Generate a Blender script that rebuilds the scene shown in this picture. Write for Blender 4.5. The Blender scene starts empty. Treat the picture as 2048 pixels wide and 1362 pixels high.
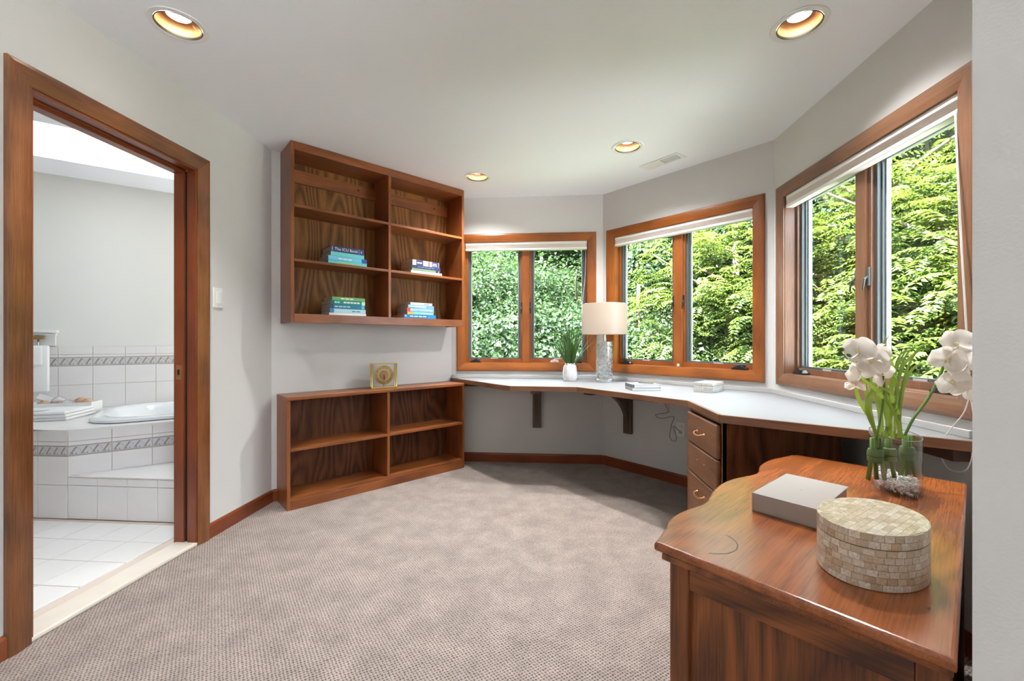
import bpy, bmesh, math, random
import numpy as np
from mathutils import Vector, Matrix, Euler

S = bpy.context.scene
COL = S.collection
R = math.radians
random.seed(7)
rng = np.random.default_rng(11)

# ------------------------------------------------------------------ camera
cam_d = bpy.data.cameras.new('camera')
cam_d.sensor_width = 36.0
cam_d.lens = 845.0 / 2048.0 * 36.0
cam_d.clip_start = 0.02
cam_d.clip_end = 200
cam = bpy.data.objects.new('camera', cam_d)
cam.location = (0, 0, 1.118)
cam.rotation_euler = (R(90), 0, R(4.6))
COL.objects.link(cam)
S.camera = cam

# ------------------------------------------------------------------ world: bright hazy summer sky
SKY = 3.3
W_ = bpy.data.worlds.new('sky'); S.world = W_
W_.use_nodes = True
bg = W_.node_tree.nodes['Background']
bg.inputs[0].default_value = (0.74, 0.875, 1.0, 1)
bg.inputs[1].default_value = SKY
sun_d = bpy.data.lights.new('sun', 'SUN')
sun_d.energy = 30.0
sun_d.angle = R(0.6)
sun_d.color = (1.0, 0.97, 0.92)
sun = bpy.data.objects.new('sun', sun_d)
sun.rotation_euler = Vector((0.42, 0.50, -0.76)).to_track_quat('-Z', 'Y').to_euler()
COL.objects.link(sun)

# ------------------------------------------------------------------ exposure
S.view_settings.view_transform = 'Standard'
S.view_settings.look = 'None'
S.view_settings.exposure = 1.8
S.view_settings.gamma = 1.0
S.view_settings.use_curve_mapping = False
S.cycles.use_denoising = True
S.cycles.max_bounces = 10
S.cycles.diffuse_bounces = 5
S.cycles.glossy_bounces = 4
S.cycles.transmission_bounces = 8
S.cycles.transparent_max_bounces = 24
S.cycles.caustics_reflective = False
S.cycles.caustics_refractive = False
S.cycles.sample_clamp_indirect = 6.0
CAN_W = 58.0         # spot power of one ceiling lamp

# ------------------------------------------------------------------ materials
def srgb(r, g, b):
    f = lambda c: (c/255/12.92) if c/255 <= 0.04045 else ((c/255+0.055)/1.055)**2.4
    return (f(r), f(g), f(b), 1)

MATS = {}
def nmat(name):
    m = bpy.data.materials.new(name); m.use_nodes = True
    nt = m.node_tree
    MATS[name] = m
    return m, nt, nt.nodes['Principled BSDF']

def plain(name, col, rough=0.5, metal=0.0, spec=0.5, var=0.0, scale=20, bump=0.0, emis=None, es=0, coat=0.0, sheen=0.0):
    m, nt, b = nmat(name)
    b.inputs['Base Color'].default_value = col
    b.inputs['Roughness'].default_value = rough
    b.inputs['Metallic'].default_value = metal
    b.inputs['Specular IOR Level'].default_value = spec
    b.inputs['Coat Weight'].default_value = coat
    b.inputs['Sheen Weight'].default_value = sheen
    if emis:
        b.inputs['Emission Color'].default_value = emis
        b.inputs['Emission Strength'].default_value = es
    if var or bump:
        tc = nt.nodes.new('ShaderNodeTexCoord')
        nz = nt.nodes.new('ShaderNodeTexNoise'); nz.inputs['Scale'].default_value = scale; nz.inputs['Detail'].default_value = 4
        nt.links.new(tc.outputs['Object'], nz.inputs['Vector'])
        if var:
            mr = nt.nodes.new('ShaderNodeMapRange')
            mr.inputs[3].default_value = 1-var; mr.inputs[4].default_value = 1+var
            nt.links.new(nz.outputs[0], mr.inputs[0])
            mx = nt.nodes.new('ShaderNodeMix'); mx.data_type = 'RGBA'; mx.blend_type = 'MULTIPLY'; mx.inputs[0].default_value = 1
            mx.inputs[6].default_value = col
            nt.links.new(mr.outputs[0], mx.inputs[7])
            nt.links.new(mx.outputs[2], b.inputs['Base Color'])
        if bump:
            bp = nt.nodes.new('ShaderNodeBump'); bp.inputs['Strength'].default_value = bump; bp.inputs['Distance'].default_value = 0.002
            nt.links.new(nz.outputs[0], bp.inputs['Height'])
            nt.links.new(bp.outputs[0], b.inputs['Normal'])
    return m

def wood(name, light, dark, rough=0.36, figure=0.35, rings=26.0, stretch=0.16, coat=0.12, fig_scale=5.0, blotch=0.25, spec=0.45):
    """oak: contour figure of a stretched noise field + fine pores; grain runs along x of the 'gco' attribute"""
    m, nt, b = nmat(name)
    N, L = nt.nodes, nt.links
    at = N.new('ShaderNodeAttribute'); at.attribute_name = 'gco'
    mp = N.new('ShaderNodeMapping'); mp.inputs['Scale'].default_value = (stretch, 1, 1)
    L.new(at.outputs['Vector'], mp.inputs[0])
    n1 = N.new('ShaderNodeTexNoise'); n1.inputs['Scale'].default_value = fig_scale; n1.inputs['Detail'].default_value = 1.5; n1.inputs['Roughness'].default_value = 0.4
    L.new(mp.outputs[0], n1.inputs['Vector'])
    mu = N.new('ShaderNodeMath'); mu.operation = 'MULTIPLY'; mu.inputs[1].default_value = rings
    L.new(n1.outputs[0], mu.inputs[0])
    fr = N.new('ShaderNodeMath'); fr.operation = 'PINGPONG'; fr.inputs[1].default_value = 1.0
    L.new(mu.outputs[0], fr.inputs[0])
    mp2 = N.new('ShaderNodeMapping'); mp2.inputs['Scale'].default_value = (0.035, 1, 1)
    L.new(at.outputs['Vector'], mp2.inputs[0])
    n2 = N.new('ShaderNodeTexNoise'); n2.inputs['Scale'].default_value = 240; n2.inputs['Detail'].default_value = 3; n2.inputs['Roughness'].default_value = 0.6
    L.new(mp2.outputs[0], n2.inputs['Vector'])
    n3 = N.new('ShaderNodeTexNoise'); n3.inputs['Scale'].default_value = 3.0; n3.inputs['Detail'].default_value = 2
    L.new(at.outputs['Vector'], n3.inputs['Vector'])
    # combine
    a = N.new('ShaderNodeMath'); a.operation = 'MULTIPLY_ADD'; a.inputs[1].default_value = figure; a.inputs[2].default_value = 0.0
    L.new(fr.outputs[0], a.inputs[0])
    pr = N.new('ShaderNodeMapRange'); pr.inputs[1].default_value = 0.35; pr.inputs[2].default_value = 0.7; pr.inputs[3].default_value = 0.0; pr.inputs[4].default_value = 0.45
    L.new(n2.outputs[0], pr.inputs[0])
    ad = N.new('ShaderNodeMath'); ad.operation = 'ADD'
    L.new(a.outputs[0], ad.inputs[0]); L.new(pr.outputs[0], ad.inputs[1])
    bl = N.new('ShaderNodeMapRange'); bl.inputs[1].default_value = 0.3; bl.inputs[2].default_value = 0.7; bl.inputs[3].default_value = -blotch; bl.inputs[4].default_value = blotch
    L.new(n3.outputs[0], bl.inputs[0])
    ad2 = N.new('ShaderNodeMath'); ad2.operation = 'ADD'; ad2.use_clamp = True
    L.new(ad.outputs[0], ad2.inputs[0]); L.new(bl.outputs[0], ad2.inputs[1])
    mx = N.new('ShaderNodeMix'); mx.data_type = 'RGBA'
    mx.inputs[6].default_value = light; mx.inputs[7].default_value = dark
    L.new(ad2.outputs[0], mx.inputs[0])
    L.new(mx.outputs[2], b.inputs['Base Color'])
    b.inputs['Roughness'].default_value = rough
    b.inputs['Specular IOR Level'].default_value = spec
    b.inputs['Coat Weight'].default_value = coat
    b.inputs['Coat Roughness'].default_value = 0.2
    bp = N.new('ShaderNodeBump'); bp.inputs['Strength'].default_value = 0.12; bp.inputs['Distance'].default_value = 0.001
    L.new(n2.outputs[0], bp.inputs['Height']); L.new(bp.outputs[0], b.inputs['Normal'])
    return m

def thin_glass(name, tint=(0.97, 0.985, 0.975, 1), refl=0.06, rough=0.0):
    m = bpy.data.materials.new(name); m.use_nodes = True; MATS[name] = m
    nt = m.node_tree; N, L = nt.nodes, nt.links
    for n in list(N): N.remove(n)
    out = N.new('ShaderNodeOutputMaterial')
    tr = N.new('ShaderNodeBsdfTransparent'); tr.inputs[0].default_value = tint
    gl = N.new('ShaderNodeBsdfGlossy'); gl.inputs['Roughness'].default_value = rough
    fz = N.new('ShaderNodeLayerWeight'); fz.inputs[0].default_value = 0.5
    pw = N.new('ShaderNodeMath'); pw.operation = 'POWER'; pw.inputs[1].default_value = 4.0
    L.new(fz.outputs['Facing'], pw.inputs[0])
    mr = N.new('ShaderNodeMath'); mr.operation = 'MULTIPLY_ADD'; mr.inputs[1].default_value = 0.75; mr.inputs[2].default_value = refl; mr.use_clamp = True
    L.new(pw.outputs[0], mr.inputs[0])
    mx = N.new('ShaderNodeMixShader')
    L.new(mr.outputs[0], mx.inputs[0]); L.new(tr.outputs[0], mx.inputs[1]); L.new(gl.outputs[0], mx.inputs[2])
    L.new(mx.outputs[0], out.inputs[0])
    return m

def emit(name, col, s):
    m = bpy.data.materials.new(name); m.use_nodes = True; MATS[name] = m
    nt = m.node_tree; N, L = nt.nodes, nt.links
    for n in list(N): N.remove(n)
    out = N.new('ShaderNodeOutputMaterial'); e = N.new('ShaderNodeEmission')
    e.inputs[0].default_value = col; e.inputs[1].default_value = s
    L.new(e.outputs[0], out.inputs[0])
    return m

def translucent(name, col, tcol, f=0.4, attr=None, col2=None, tcol2=None):
    m = bpy.data.materials.new(name); m.use_nodes = True; MATS[name] = m
    nt = m.node_tree; N, L = nt.nodes, nt.links
    for n in list(N): N.remove(n)
    out = N.new('ShaderNodeOutputMaterial')
    d = N.new('ShaderNodeBsdfDiffuse'); d.inputs[0].default_value = col
    t = N.new('ShaderNodeBsdfTranslucent'); t.inputs[0].default_value = tcol
    mx = N.new('ShaderNodeMixShader'); mx.inputs[0].default_value = f
    if attr:
        at = N.new('ShaderNodeAttribute'); at.attribute_name = attr
        oi = N.new('ShaderNodeObjectInfo')
        ad = N.new('ShaderNodeMath'); ad.operation = 'MULTIPLY_ADD'; ad.inputs[1].default_value = 0.5; ad.use_clamp = True
        L.new(oi.outputs['Random'], ad.inputs[0]); 
        hf = N.new('ShaderNodeMath'); hf.operation = 'MULTIPLY'; hf.inputs[1].default_value = 0.6
        L.new(at.outputs['Fac'], hf.inputs[0]); L.new(hf.outputs[0], ad.inputs[2])
        for sh, c1, c2 in ((d, col, col2), (t, tcol, tcol2)):
            mm = N.new('ShaderNodeMix'); mm.data_type = 'RGBA'
            mm.inputs[6].default_value = c1; mm.inputs[7].default_value = c2
            L.new(ad.outputs[0], mm.inputs[0]); L.new(mm.outputs[2], sh.inputs[0])
    g = N.new('ShaderNodeBsdfGlossy'); g.inputs['Roughness'].default_value = 0.35; g.inputs[0].default_value = (0.8, 0.85, 0.9, 1)
    L.new(d.outputs[0], mx.inputs[1]); L.new(t.outputs[0], mx.inputs[2])
    mg = N.new('ShaderNodeMixShader'); mg.inputs[0].default_value = 0.05
    L.new(mx.outputs[0], mg.inputs[1]); L.new(g.outputs[0], mg.inputs[2])
    L.new(mg.outputs[0], out.inputs[0])
    return m

plain('wall_paint', (0.635, 0.615, 0.595, 1), 0.75, spec=0.25, bump=0.25, scale=260)
plain('ceiling_paint', (0.88, 0.905, 0.955, 1), 0.85, spec=0.2)
plain('white_paint', (0.82, 0.82, 0.81, 1), 0.45)
plain('bath_paint', (0.76, 0.75, 0.72, 1), 0.7)
plain('white_plastic', (0.78, 0.77, 0.74, 1), 0.35)
plain('black_plastic', (0.012, 0.012, 0.013, 1), 0.35)
plain('grey_metal', (0.10, 0.115, 0.115, 1), 0.4, metal=0.2)
plain('light_metal', (0.55, 0.57, 0.58, 1), 0.35, metal=0.4)
plain('dark', (0.01, 0.008, 0.007, 1), 0.8)
plain('laminate', (0.215, 0.212, 0.21, 1), 0.45, var=0.03, scale=60)
plain('backsplash_white', (0.46, 0.45, 0.44, 1), 0.5)
plain('copper', (0.62, 0.29, 0.14, 1), 0.3, metal=0.9)
plain('brass', (0.80, 0.58, 0.22, 1), 0.25, metal=1.0)
plain('brass_dark', (0.50, 0.30, 0.12, 1), 0.35, metal=1.0)
plain('chrome', (0.75, 0.75, 0.76, 1), 0.15, metal=1.0)
plain('can_baffle', (0.60, 0.34, 0.16, 1), 0.45, metal=0.25)
plain('tile', (0.80, 0.775, 0.765, 1), 0.25, var=0.03, scale=9)
plain('floor_tile', (0.80, 0.785, 0.77, 1), 0.28, var=0.03, scale=9)
plain('grout', (0.66, 0.56, 0.49, 1), 0.9)
plain('pattern_grey', (0.27, 0.26, 0.265, 1), 0.4)
plain('pattern_pale', (0.60, 0.58, 0.575, 1), 0.4)
plain('acrylic', (0.78, 0.80, 0.83, 1), 0.12, coat=0.3)
plain('towel', (0.86, 0.86, 0.86, 1), 0.95, bump=0.8, scale=300, sheen=0.4)
plain('marble', (0.74, 0.67, 0.58, 1), 0.3, var=0.08, scale=14)
plain('paper', (0.44, 0.34, 0.27, 1), 0.9, var=0.05, scale=200)  # page edges browned, the shade on them is put into the colour
plain('cream_card', (0.345, 0.305, 0.275, 1), 0.55)
plain('cream_card_dark', (0.34, 0.285, 0.25, 1), 0.6)
plain('ceramic', (0.80, 0.79, 0.79, 1), 0.45)
plain('soil', (0.03, 0.02, 0.013, 1), 0.9)
plain('blade', (0.045, 0.12, 0.015, 1), 0.45, var=0.3, scale=12)
plain('dry_blade', (0.35, 0.27, 0.10, 1), 0.6)
plain('pebble', (0.80, 0.76, 0.72, 1), 0.5, var=0.12, scale=120)
plain('bark', (0.10, 0.075, 0.05, 1), 0.9, var=0.4, scale=12, bump=0.8)
plain('meadow', (0.05, 0.10, 0.02, 1), 0.95, var=0.3, scale=2)
plain('terrace_stone', (0.66, 0.65, 0.64, 1), 0.9, var=0.08, scale=3)  # pale stone of the ground added to bounce sunlight indoors
plain('cord_white', (0.80, 0.79, 0.77, 1), 0.6)
plain('cord_grey', (0.30, 0.27, 0.24, 1), 0.6)
plain('linen', (0.76, 0.71, 0.64, 1), 0.9, bump=0.3, scale=400)
plain('blind', (0.74, 0.67, 0.61, 1), 0.8, bump=0.2, scale=300)
plain('tape', (0.10, 0.16, 0.05, 1), 0.5)
plain('stem_green', (0.10, 0.19, 0.03, 1), 0.45)
plain('bud', (0.06, 0.13, 0.02, 1), 0.5)
plain('soap_peach', (0.78, 0.50, 0.30, 1), 0.7)
plain('soap_white', (0.82, 0.78, 0.80, 1), 0.7)
plain('pen', (0.20, 0.20, 0.16, 1), 0.35, metal=0.4)
plain('notebook', (0.34, 0.34, 0.345, 1), 0.6)
plain('notebook_dark', (0.14, 0.14, 0.15, 1), 0.6)
plain('gold_print', (0.80, 0.72, 0.55, 1), 0.5)
plain('stain', (0.07, 0.03, 0.012, 1), 0.5)
thin_glass('pane_glass', (0.97, 0.985, 0.98, 1), 0.02)
thin_glass('skylight_glass', (0.60, 0.61, 0.61, 1), 0.02)
thin_glass('vase_glass', (0.97, 0.975, 0.975, 1), 0.03)
emit('lamp_disc', (1.0, 0.86, 0.68, 1), 9.0)

wood('oak', (0.30, 0.090, 0.022, 1), (0.095, 0.025, 0.007, 1), figure=0.30, rings=16)
wood('oak_panel', (0.34, 0.140, 0.036, 1), (0.10, 0.036, 0.010, 1), figure=0.7, rings=34, fig_scale=3.2, stretch=0.22, blotch=0.18, rough=0.5, coat=0.0, spec=0.25)
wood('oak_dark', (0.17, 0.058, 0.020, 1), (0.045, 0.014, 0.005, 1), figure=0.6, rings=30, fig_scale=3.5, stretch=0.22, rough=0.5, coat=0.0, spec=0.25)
wood('door_casing', (0.24, 0.085, 0.026, 1), (0.075, 0.026, 0.009, 1), figure=0.25, rings=10, blotch=0.45, rough=0.26, coat=0.4)
wood('trim_wood', (0.34, 0.098, 0.015, 1), (0.12, 0.030, 0.007, 1), figure=0.2, rings=10, blotch=0.35, rough=0.3, coat=0.25)
wood('cherry', (0.24, 0.056, 0.016, 1), (0.10, 0.022, 0.008, 1), figure=0.15, rings=8, blotch=0.3, rough=0.3, coat=0.2)
wood('dresser_top', (0.40, 0.118, 0.030, 1), (0.125, 0.032, 0.009, 1), figure=0.36, rings=26, fig_scale=3.4, stretch=0.32, blotch=0.22, rough=0.22, coat=0.35)
wood('dresser_oak', (0.30, 0.088, 0.022, 1), (0.065, 0.018, 0.006, 1), figure=0.7, rings=30, fig_scale=4.0, stretch=0.12, rough=0.34)
wood('drawer_oak', (0.27, 0.125, 0.062, 1), (0.12, 0.048, 0.022, 1), figure=0.35, rings=20, rough=0.4)
wood('bracket_wood', (0.13, 0.085, 0.055, 1), (0.05, 0.030, 0.020, 1), figure=0.2, rings=8)

translucent('leaf_maple', (0.021, 0.054, 0.018, 1), (0.034, 0.082, 0.018, 1), 0.40, 'rnd', (0.060, 0.100, 0.040, 1), (0.092, 0.146, 0.042, 1))
translucent('leaf_walnut', (0.038, 0.076, 0.014, 1), (0.070, 0.120, 0.014, 1), 0.42, 'rnd', (0.076, 0.112, 0.026, 1), (0.130, 0.172, 0.026, 1))
translucent('orchid_leaf', (0.20, 0.30, 0.035, 1), (0.34, 0.46, 0.05, 1), 0.35)
translucent('petal', (0.86, 0.82, 0.77, 1), (0.88, 0.82, 0.75, 1), 0.45)
translucent('shade_cloth', (0.56, 0.48, 0.395, 1), (0.70, 0.54, 0.38, 1), 0.30)

def carpet_material():
    m, nt, b = nmat('carpet')
    N, L = nt.nodes, nt.links
    tc = N.new('ShaderNodeTexCoord')
    # gentle warp so the loop rows wander
    nw = N.new('ShaderNodeTexNoise'); nw.inputs['Scale'].default_value = 80; nw.inputs['Detail'].default_value = 2
    L.new(tc.outputs['Object'], nw.inputs['Vector'])
    sub = N.new('ShaderNodeVectorMath'); sub.operation = 'SUBTRACT'; sub.inputs[1].default_value = (0.5, 0.5, 0.5)
    L.new(nw.outputs['Color'], sub.inputs[0])
    sc = N.new('ShaderNodeVectorMath'); sc.operation = 'SCALE'; sc.inputs['Scale'].default_value = 0.011
    L.new(sub.outputs[0], sc.inputs[0])
    ad = N.new('ShaderNodeVectorMath'); ad.operation = 'ADD'
    L.new(tc.outputs['Object'], ad.inputs[0]); L.new(sc.outputs[0], ad.inputs[1])
    mp = N.new('ShaderNodeMapping'); mp.inputs['Rotation'].default_value = (0, 0, R(8))
    L.new(ad.outputs[0], mp.inputs[0])
    sx = N.new('ShaderNodeSeparateXYZ'); L.new(mp.outputs[0], sx.inputs[0])
    def sine(out, period):
        mm = N.new('ShaderNodeMath'); mm.operation = 'MULTIPLY'; mm.inputs[1].default_value = 2*math.pi/period
        L.new(out, mm.inputs[0])
        s = N.new('ShaderNodeMath'); s.operation = 'SINE'; L.new(mm.outputs[0], s.inputs[0]); return s
    a, c = sine(sx.outputs[0], 0.0165), sine(sx.outputs[1], 0.0150)
    pr = N.new('ShaderNodeMath'); pr.operation = 'MULTIPLY'
    L.new(a.outputs[0], pr.inputs[0]); L.new(c.outputs[0], pr.inputs[1])
    loop = N.new('ShaderNodeMapRange'); loop.inputs[1].default_value = -0.85; loop.inputs[2].default_value = 0.15
    L.new(pr.outputs[0], loop.inputs[0])
    nf = N.new('ShaderNodeTexNoise'); nf.inputs['Scale'].default_value = 900; nf.inputs['Detail'].default_value = 2
    L.new(tc.outputs['Object'], nf.inputs['Vector'])
    nb = N.new('ShaderNodeTexNoise'); nb.inputs['Scale'].default_value = 7.5; nb.inputs['Detail'].default_value = 4; nb.inputs['Roughness'].default_value = 0.62
    L.new(tc.outputs['Object'], nb.inputs['Vector'])
    mb = N.new('ShaderNodeMapRange'); mb.inputs[1].default_value = 0.32; mb.inputs[2].default_value = 0.68; mb.inputs[3].default_value = 0.80; mb.inputs[4].default_value = 1.14
    L.new(nb.outputs[0], mb.inputs[0])
    m1 = N.new('ShaderNodeMix'); m1.data_type = 'RGBA'
    m1.inputs[6].default_value = (0.112, 0.084, 0.069, 1); m1.inputs[7].default_value = (0.41, 0.330, 0.287, 1)
    L.new(loop.outputs[0], m1.inputs[0])
    m2 = N.new('ShaderNodeMix'); m2.data_type = 'RGBA'; m2.blend_type = 'MULTIPLY'; m2.inputs[0].default_value = 1
    L.new(m1.outputs[2], m2.inputs[6]); L.new(mb.outputs[0], m2.inputs[7])
    fm = N.new('ShaderNodeMapRange'); fm.inputs[1].default_value = 0.3; fm.inputs[2].default_value = 0.7; fm.inputs[3].default_value = 0.8; fm.inputs[4].default_value = 1.15
    L.new(nf.outputs[0], fm.inputs[0])
    m3 = N.new('ShaderNodeMix'); m3.data_type = 'RGBA'; m3.blend_type = 'MULTIPLY'; m3.inputs[0].default_value = 1
    L.new(m2.outputs[2], m3.inputs[6]); L.new(fm.outputs[0], m3.inputs[7])
    L.new(m3.outputs[2], b.inputs['Base Color'])
    b.inputs['Roughness'].default_value = 0.95; b.inputs['Specular IOR Level'].default_value = 0.1
    b.inputs['Sheen Weight'].default_value = 0.2
    bp = N.new('ShaderNodeBump'); bp.inputs['Strength'].default_value = 0.7; bp.inputs['Distance'].default_value = 0.004
    L.new(loop.outputs[0], bp.inputs['Height']); L.new(bp.outputs[0], b.inputs['Normal'])
carpet_material()

def shell_material(name, cols, rough=0.3):
    """mother-of-pearl: one of several tones per piece plus swirling streaks"""
    m, nt, b = nmat(name)
    N, L = nt.nodes, nt.links
    oi = N.new('ShaderNodeObjectInfo'); tc = N.new('ShaderNodeTexCoord')
    cr = N.new('ShaderNodeValToRGB')
    for i, c in enumerate(cols):
        if i < 2: e = cr.color_ramp.elements[i]; e.position = i/(len(cols)-1)
        else: e = cr.color_ramp.elements.new(i/(len(cols)-1))
        e.color = c
    for i, e in enumerate(cr.color_ramp.elements): e.position = i/(len(cols)-1); e.color = cols[i]
    L.new(oi.outputs['Random'], cr.inputs[0])
    ge = N.new('ShaderNodeNewGeometry')
    nz = N.new('ShaderNodeTexNoise'); nz.inputs['Scale'].default_value = 90; nz.inputs['Distortion'].default_value = 2.5; nz.inputs['Detail'].default_value = 2
    L.new(ge.outputs['Position'], nz.inputs['Vector'])
    mr = N.new('ShaderNodeMapRange'); mr.inputs[1].default_value = 0.3; mr.inputs[2].default_value = 0.7; mr.inputs[3].default_value = 0.72; mr.inputs[4].default_value = 1.15
    L.new(nz.outputs[0], mr.inputs[0])
    mx = N.new('ShaderNodeMix'); mx.data_type = 'RGBA'; mx.blend_type = 'MULTIPLY'; mx.inputs[0].default_value = 1
    L.new(cr.outputs[0], mx.inputs[6]); L.new(mr.outputs[0], mx.inputs[7])
    L.new(mx.outputs[2], b.inputs['Base Color'])
    b.inputs['Roughness'].default_value = rough; b.inputs['Coat Weight'].default_value = 0.08; b.inputs['Specular IOR Level'].default_value = 0.3
    return m
shell_material('pearl', [(0.62,0.50,0.36,1),(0.48,0.36,0.24,1),(0.72,0.63,0.50,1),(0.56,0.44,0.31,1),(0.76,0.70,0.61,1),(0.60,0.50,0.38,1)])
shell_material('bone', [(0.60,0.585,0.555,1),(0.48,0.46,0.43,1),(0.66,0.64,0.61,1),(0.56,0.53,0.49,1)], 0.4)
plain('pearl_grout', (0.40, 0.32, 0.23, 1), 0.6)

def mercury_glass():
    m = thin_glass('mercury_glass', (0.86, 0.88, 0.88, 1), 0.10)
    nt = m.node_tree; N, L = nt.nodes, nt.links
    out = [n for n in N if n.type == 'OUTPUT_MATERIAL'][0]
    old = out.inputs[0].links[0].from_socket
    pb = N.new('ShaderNodeBsdfPrincipled'); pb.inputs['Base Color'].default_value = (0.85, 0.85, 0.84, 1)
    pb.inputs['Metallic'].default_value = 0.35; pb.inputs['Roughness'].default_value = 0.3
    tc = N.new('ShaderNodeTexCoord'); nz = N.new('ShaderNodeTexNoise'); nz.inputs['Scale'].default_value = 60; nz.inputs['Detail'].default_value = 5
    L.new(tc.outputs['Object'], nz.inputs['Vector'])
    mr = N.new('ShaderNodeMapRange'); mr.inputs[1].default_value = 0.42; mr.inputs[2].default_value = 0.58; mr.inputs[3].default_value = 0.10; mr.inputs[4].default_value = 0.38
    L.new(nz.outputs[0], mr.inputs[0])
    mx = N.new('ShaderNodeMixShader'); L.new(mr.outputs[0], mx.inputs[0]); L.new(old, mx.inputs[1]); L.new(pb.outputs[0], mx.inputs[2])
    L.new(mx.outputs[0], out.inputs[0])
mercury_glass()

# ------------------------------------------------------------------ helpers
def setp(o, label=None, cat=None, group=None, kind=None):
    if label: o['label'] = label
    if cat: o['category'] = cat
    if group: o['group'] = group
    if kind: o['kind'] = kind
    return o

def empty(name, loc=(0, 0, 0), rz=0.0, parent=None):
    o = bpy.data.objects.new(name, None)
    o.empty_display_size = 0.05
    o.location = loc; o.rotation_euler = (0, 0, rz); o.parent = parent
    COL.objects.link(o)
    return o

def link(name, me, parent=None, loc=(0, 0, 0), rot=(0, 0, 0), mat=None, scale=None):
    if mat is not None:
        me.materials.clear(); me.materials.append(MATS[mat] if isinstance(mat, str) else mat)
    o = bpy.data.objects.new(name, me)
    o.location = loc; o.rotation_euler = rot; o.parent = parent
    if scale: o.scale = scale
    COL.objects.link(o)
    return o

def set_gco(me, axis, off=None):
    """grain coordinates: x of the attribute runs along `axis` of the mesh"""
    n = len(me.vertices)
    co = np.empty(n*3, np.float32); me.vertices.foreach_get('co', co); co = co.reshape(n, 3)
    order = {'x': (0, 1, 2), 'y': (1, 0, 2), 'z': (2, 0, 1)}[axis]
    g = co[:, order].copy()
    if off is None: off = (random.uniform(0, 20), random.uniform(0, 20), random.uniform(0, 20))
    g += np.array(off, np.float32)
    a = me.attributes.new('gco', 'FLOAT_VECTOR', 'POINT')
    a.data.foreach_set('vector', g.ravel())

def longest(me):
    n = len(me.vertices)
    co = np.empty(n*3, np.float32); me.vertices.foreach_get('co', co); co = co.reshape(n, 3)
    d = co.max(0)-co.min(0)
    return 'xyz'[int(d.argmax())]

def finish(bm, name, mat, parent, grain=None, smooth=False, loc=(0, 0, 0), rot=(0, 0, 0)):
    bmesh.ops.recalc_face_normals(bm, faces=bm.faces)
    me = bpy.data.meshes.new(name)
    bm.to_mesh(me); bm.free()
    if smooth:
        for p in me.polygons: p.use_smooth = True
    set_gco(me, grain or longest(me))
    return link(name, me, parent, loc, rot, mat)

def bm_box(bm, a, b, bev=0.0, seg=2):
    x0, y0, z0 = [min(p, q) for p, q in zip(a, b)]; x1, y1, z1 = [max(p, q) for p, q in zip(a, b)]
    v = [bm.verts.new(p) for p in ((x0,y0,z0),(x1,y0,z0),(x1,y1,z0),(x0,y1,z0),(x0,y0,z1),(x1,y0,z1),(x1,y1,z1),(x0,y1,z1))]
    fs = [bm.faces.new([v[i] for i in f]) for f in ((0,3,2,1),(4,5,6,7),(0,1,5,4),(1,2,6,5),(2,3,7,6),(3,0,4,7))]
    if bev:
        es = list({e for f in fs for e in f.edges})
        bmesh.ops.bevel(bm, geom=es, offset=bev, segments=seg, profile=0.5, affect='EDGES')

def box(name, a, b, mat, parent=None, bev=0.0, grain=None, seg=2, loc=(0, 0, 0), rot=(0, 0, 0), smooth=False):
    bm = bmesh.new(); bm_box(bm, a, b, bev, seg)
    return finish(bm, name, mat, parent, grain, smooth, loc, rot)

def boxes(name, lst, mat, parent=None, bev=0.0, grain=None, **k):
    bm = bmesh.new()
    for a, b in lst: bm_box(bm, a, b, bev)
    return finish(bm, name, mat, parent, grain, **k)

def prism(name, pts, z0, z1, mat, parent=None, bev=0.0, grain=None, loc=(0, 0, 0), rot=(0, 0, 0), plane='xy', smooth=False, seg=3):
    """extrude a 2-D outline; plane 'xz' puts the outline upright with z0..z1 along y, 'yz' along x"""
    bm = bmesh.new()
    def P(p, t):
        return {'xy': (p[0], p[1], t), 'xz': (p[0], t, p[1]), 'yz': (t, p[0], p[1])}[plane]
    lo = [bm.verts.new(P(p, z0)) for p in pts]; hi = [bm.verts.new(P(p, z1)) for p in pts]
    n = len(pts)
    f0 = bm.faces.new(lo); f1 = bm.faces.new(hi)
    for i in range(n): bm.faces.new((lo[i], lo[(i+1) % n], hi[(i+1) % n], hi[i]))
    if bev:
        es = list(set(list(f0.edges)+list(f1.edges)))
        bmesh.ops.recalc_face_normals(bm, faces=bm.faces)
        bmesh.ops.bevel(bm, geom=es, offset=bev, segments=seg, profile=0.5, affect='EDGES')
    return finish(bm, name, mat, parent, grain, smooth, loc, rot)

def bm_lathe(bm, prof, n=32, cx=0, cy=0, sx=1.0, sy=1.0, ang=0.0, close=False):
    rings = []
    ca, sa = math.cos(ang), math.sin(ang)
    for r, z in prof:
        ring = []
        for i in range(n):
            t = 2*math.pi*i/n
            x, y = r*math.cos(t)*sx, r*math.sin(t)*sy
            ring.append(bm.verts.new((cx+x*ca-y*sa, cy+x*sa+y*ca, z)))
        rings.append(ring)
    for a, b in zip(rings, rings[1:]):
        for i in range(n):
            bm.faces.new((a[i], a[(i+1) % n], b[(i+1) % n], b[i]))
    if close:
        bm.faces.new(rings[0][::-1]); bm.faces.new(rings[-1])
    return rings

def lathe(name, prof, mat, parent=None, n=32, sx=1.0, sy=1.0, ang=0.0, close=False, smooth=True, loc=(0, 0, 0), rot=(0, 0, 0)):
    bm = bmesh.new(); bm_lathe(bm, prof, n, 0, 0, sx, sy, ang, close)
    o = finish(bm, name, mat, parent, None, smooth, loc, rot)
    if smooth: sharp(o)
    return o

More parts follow.
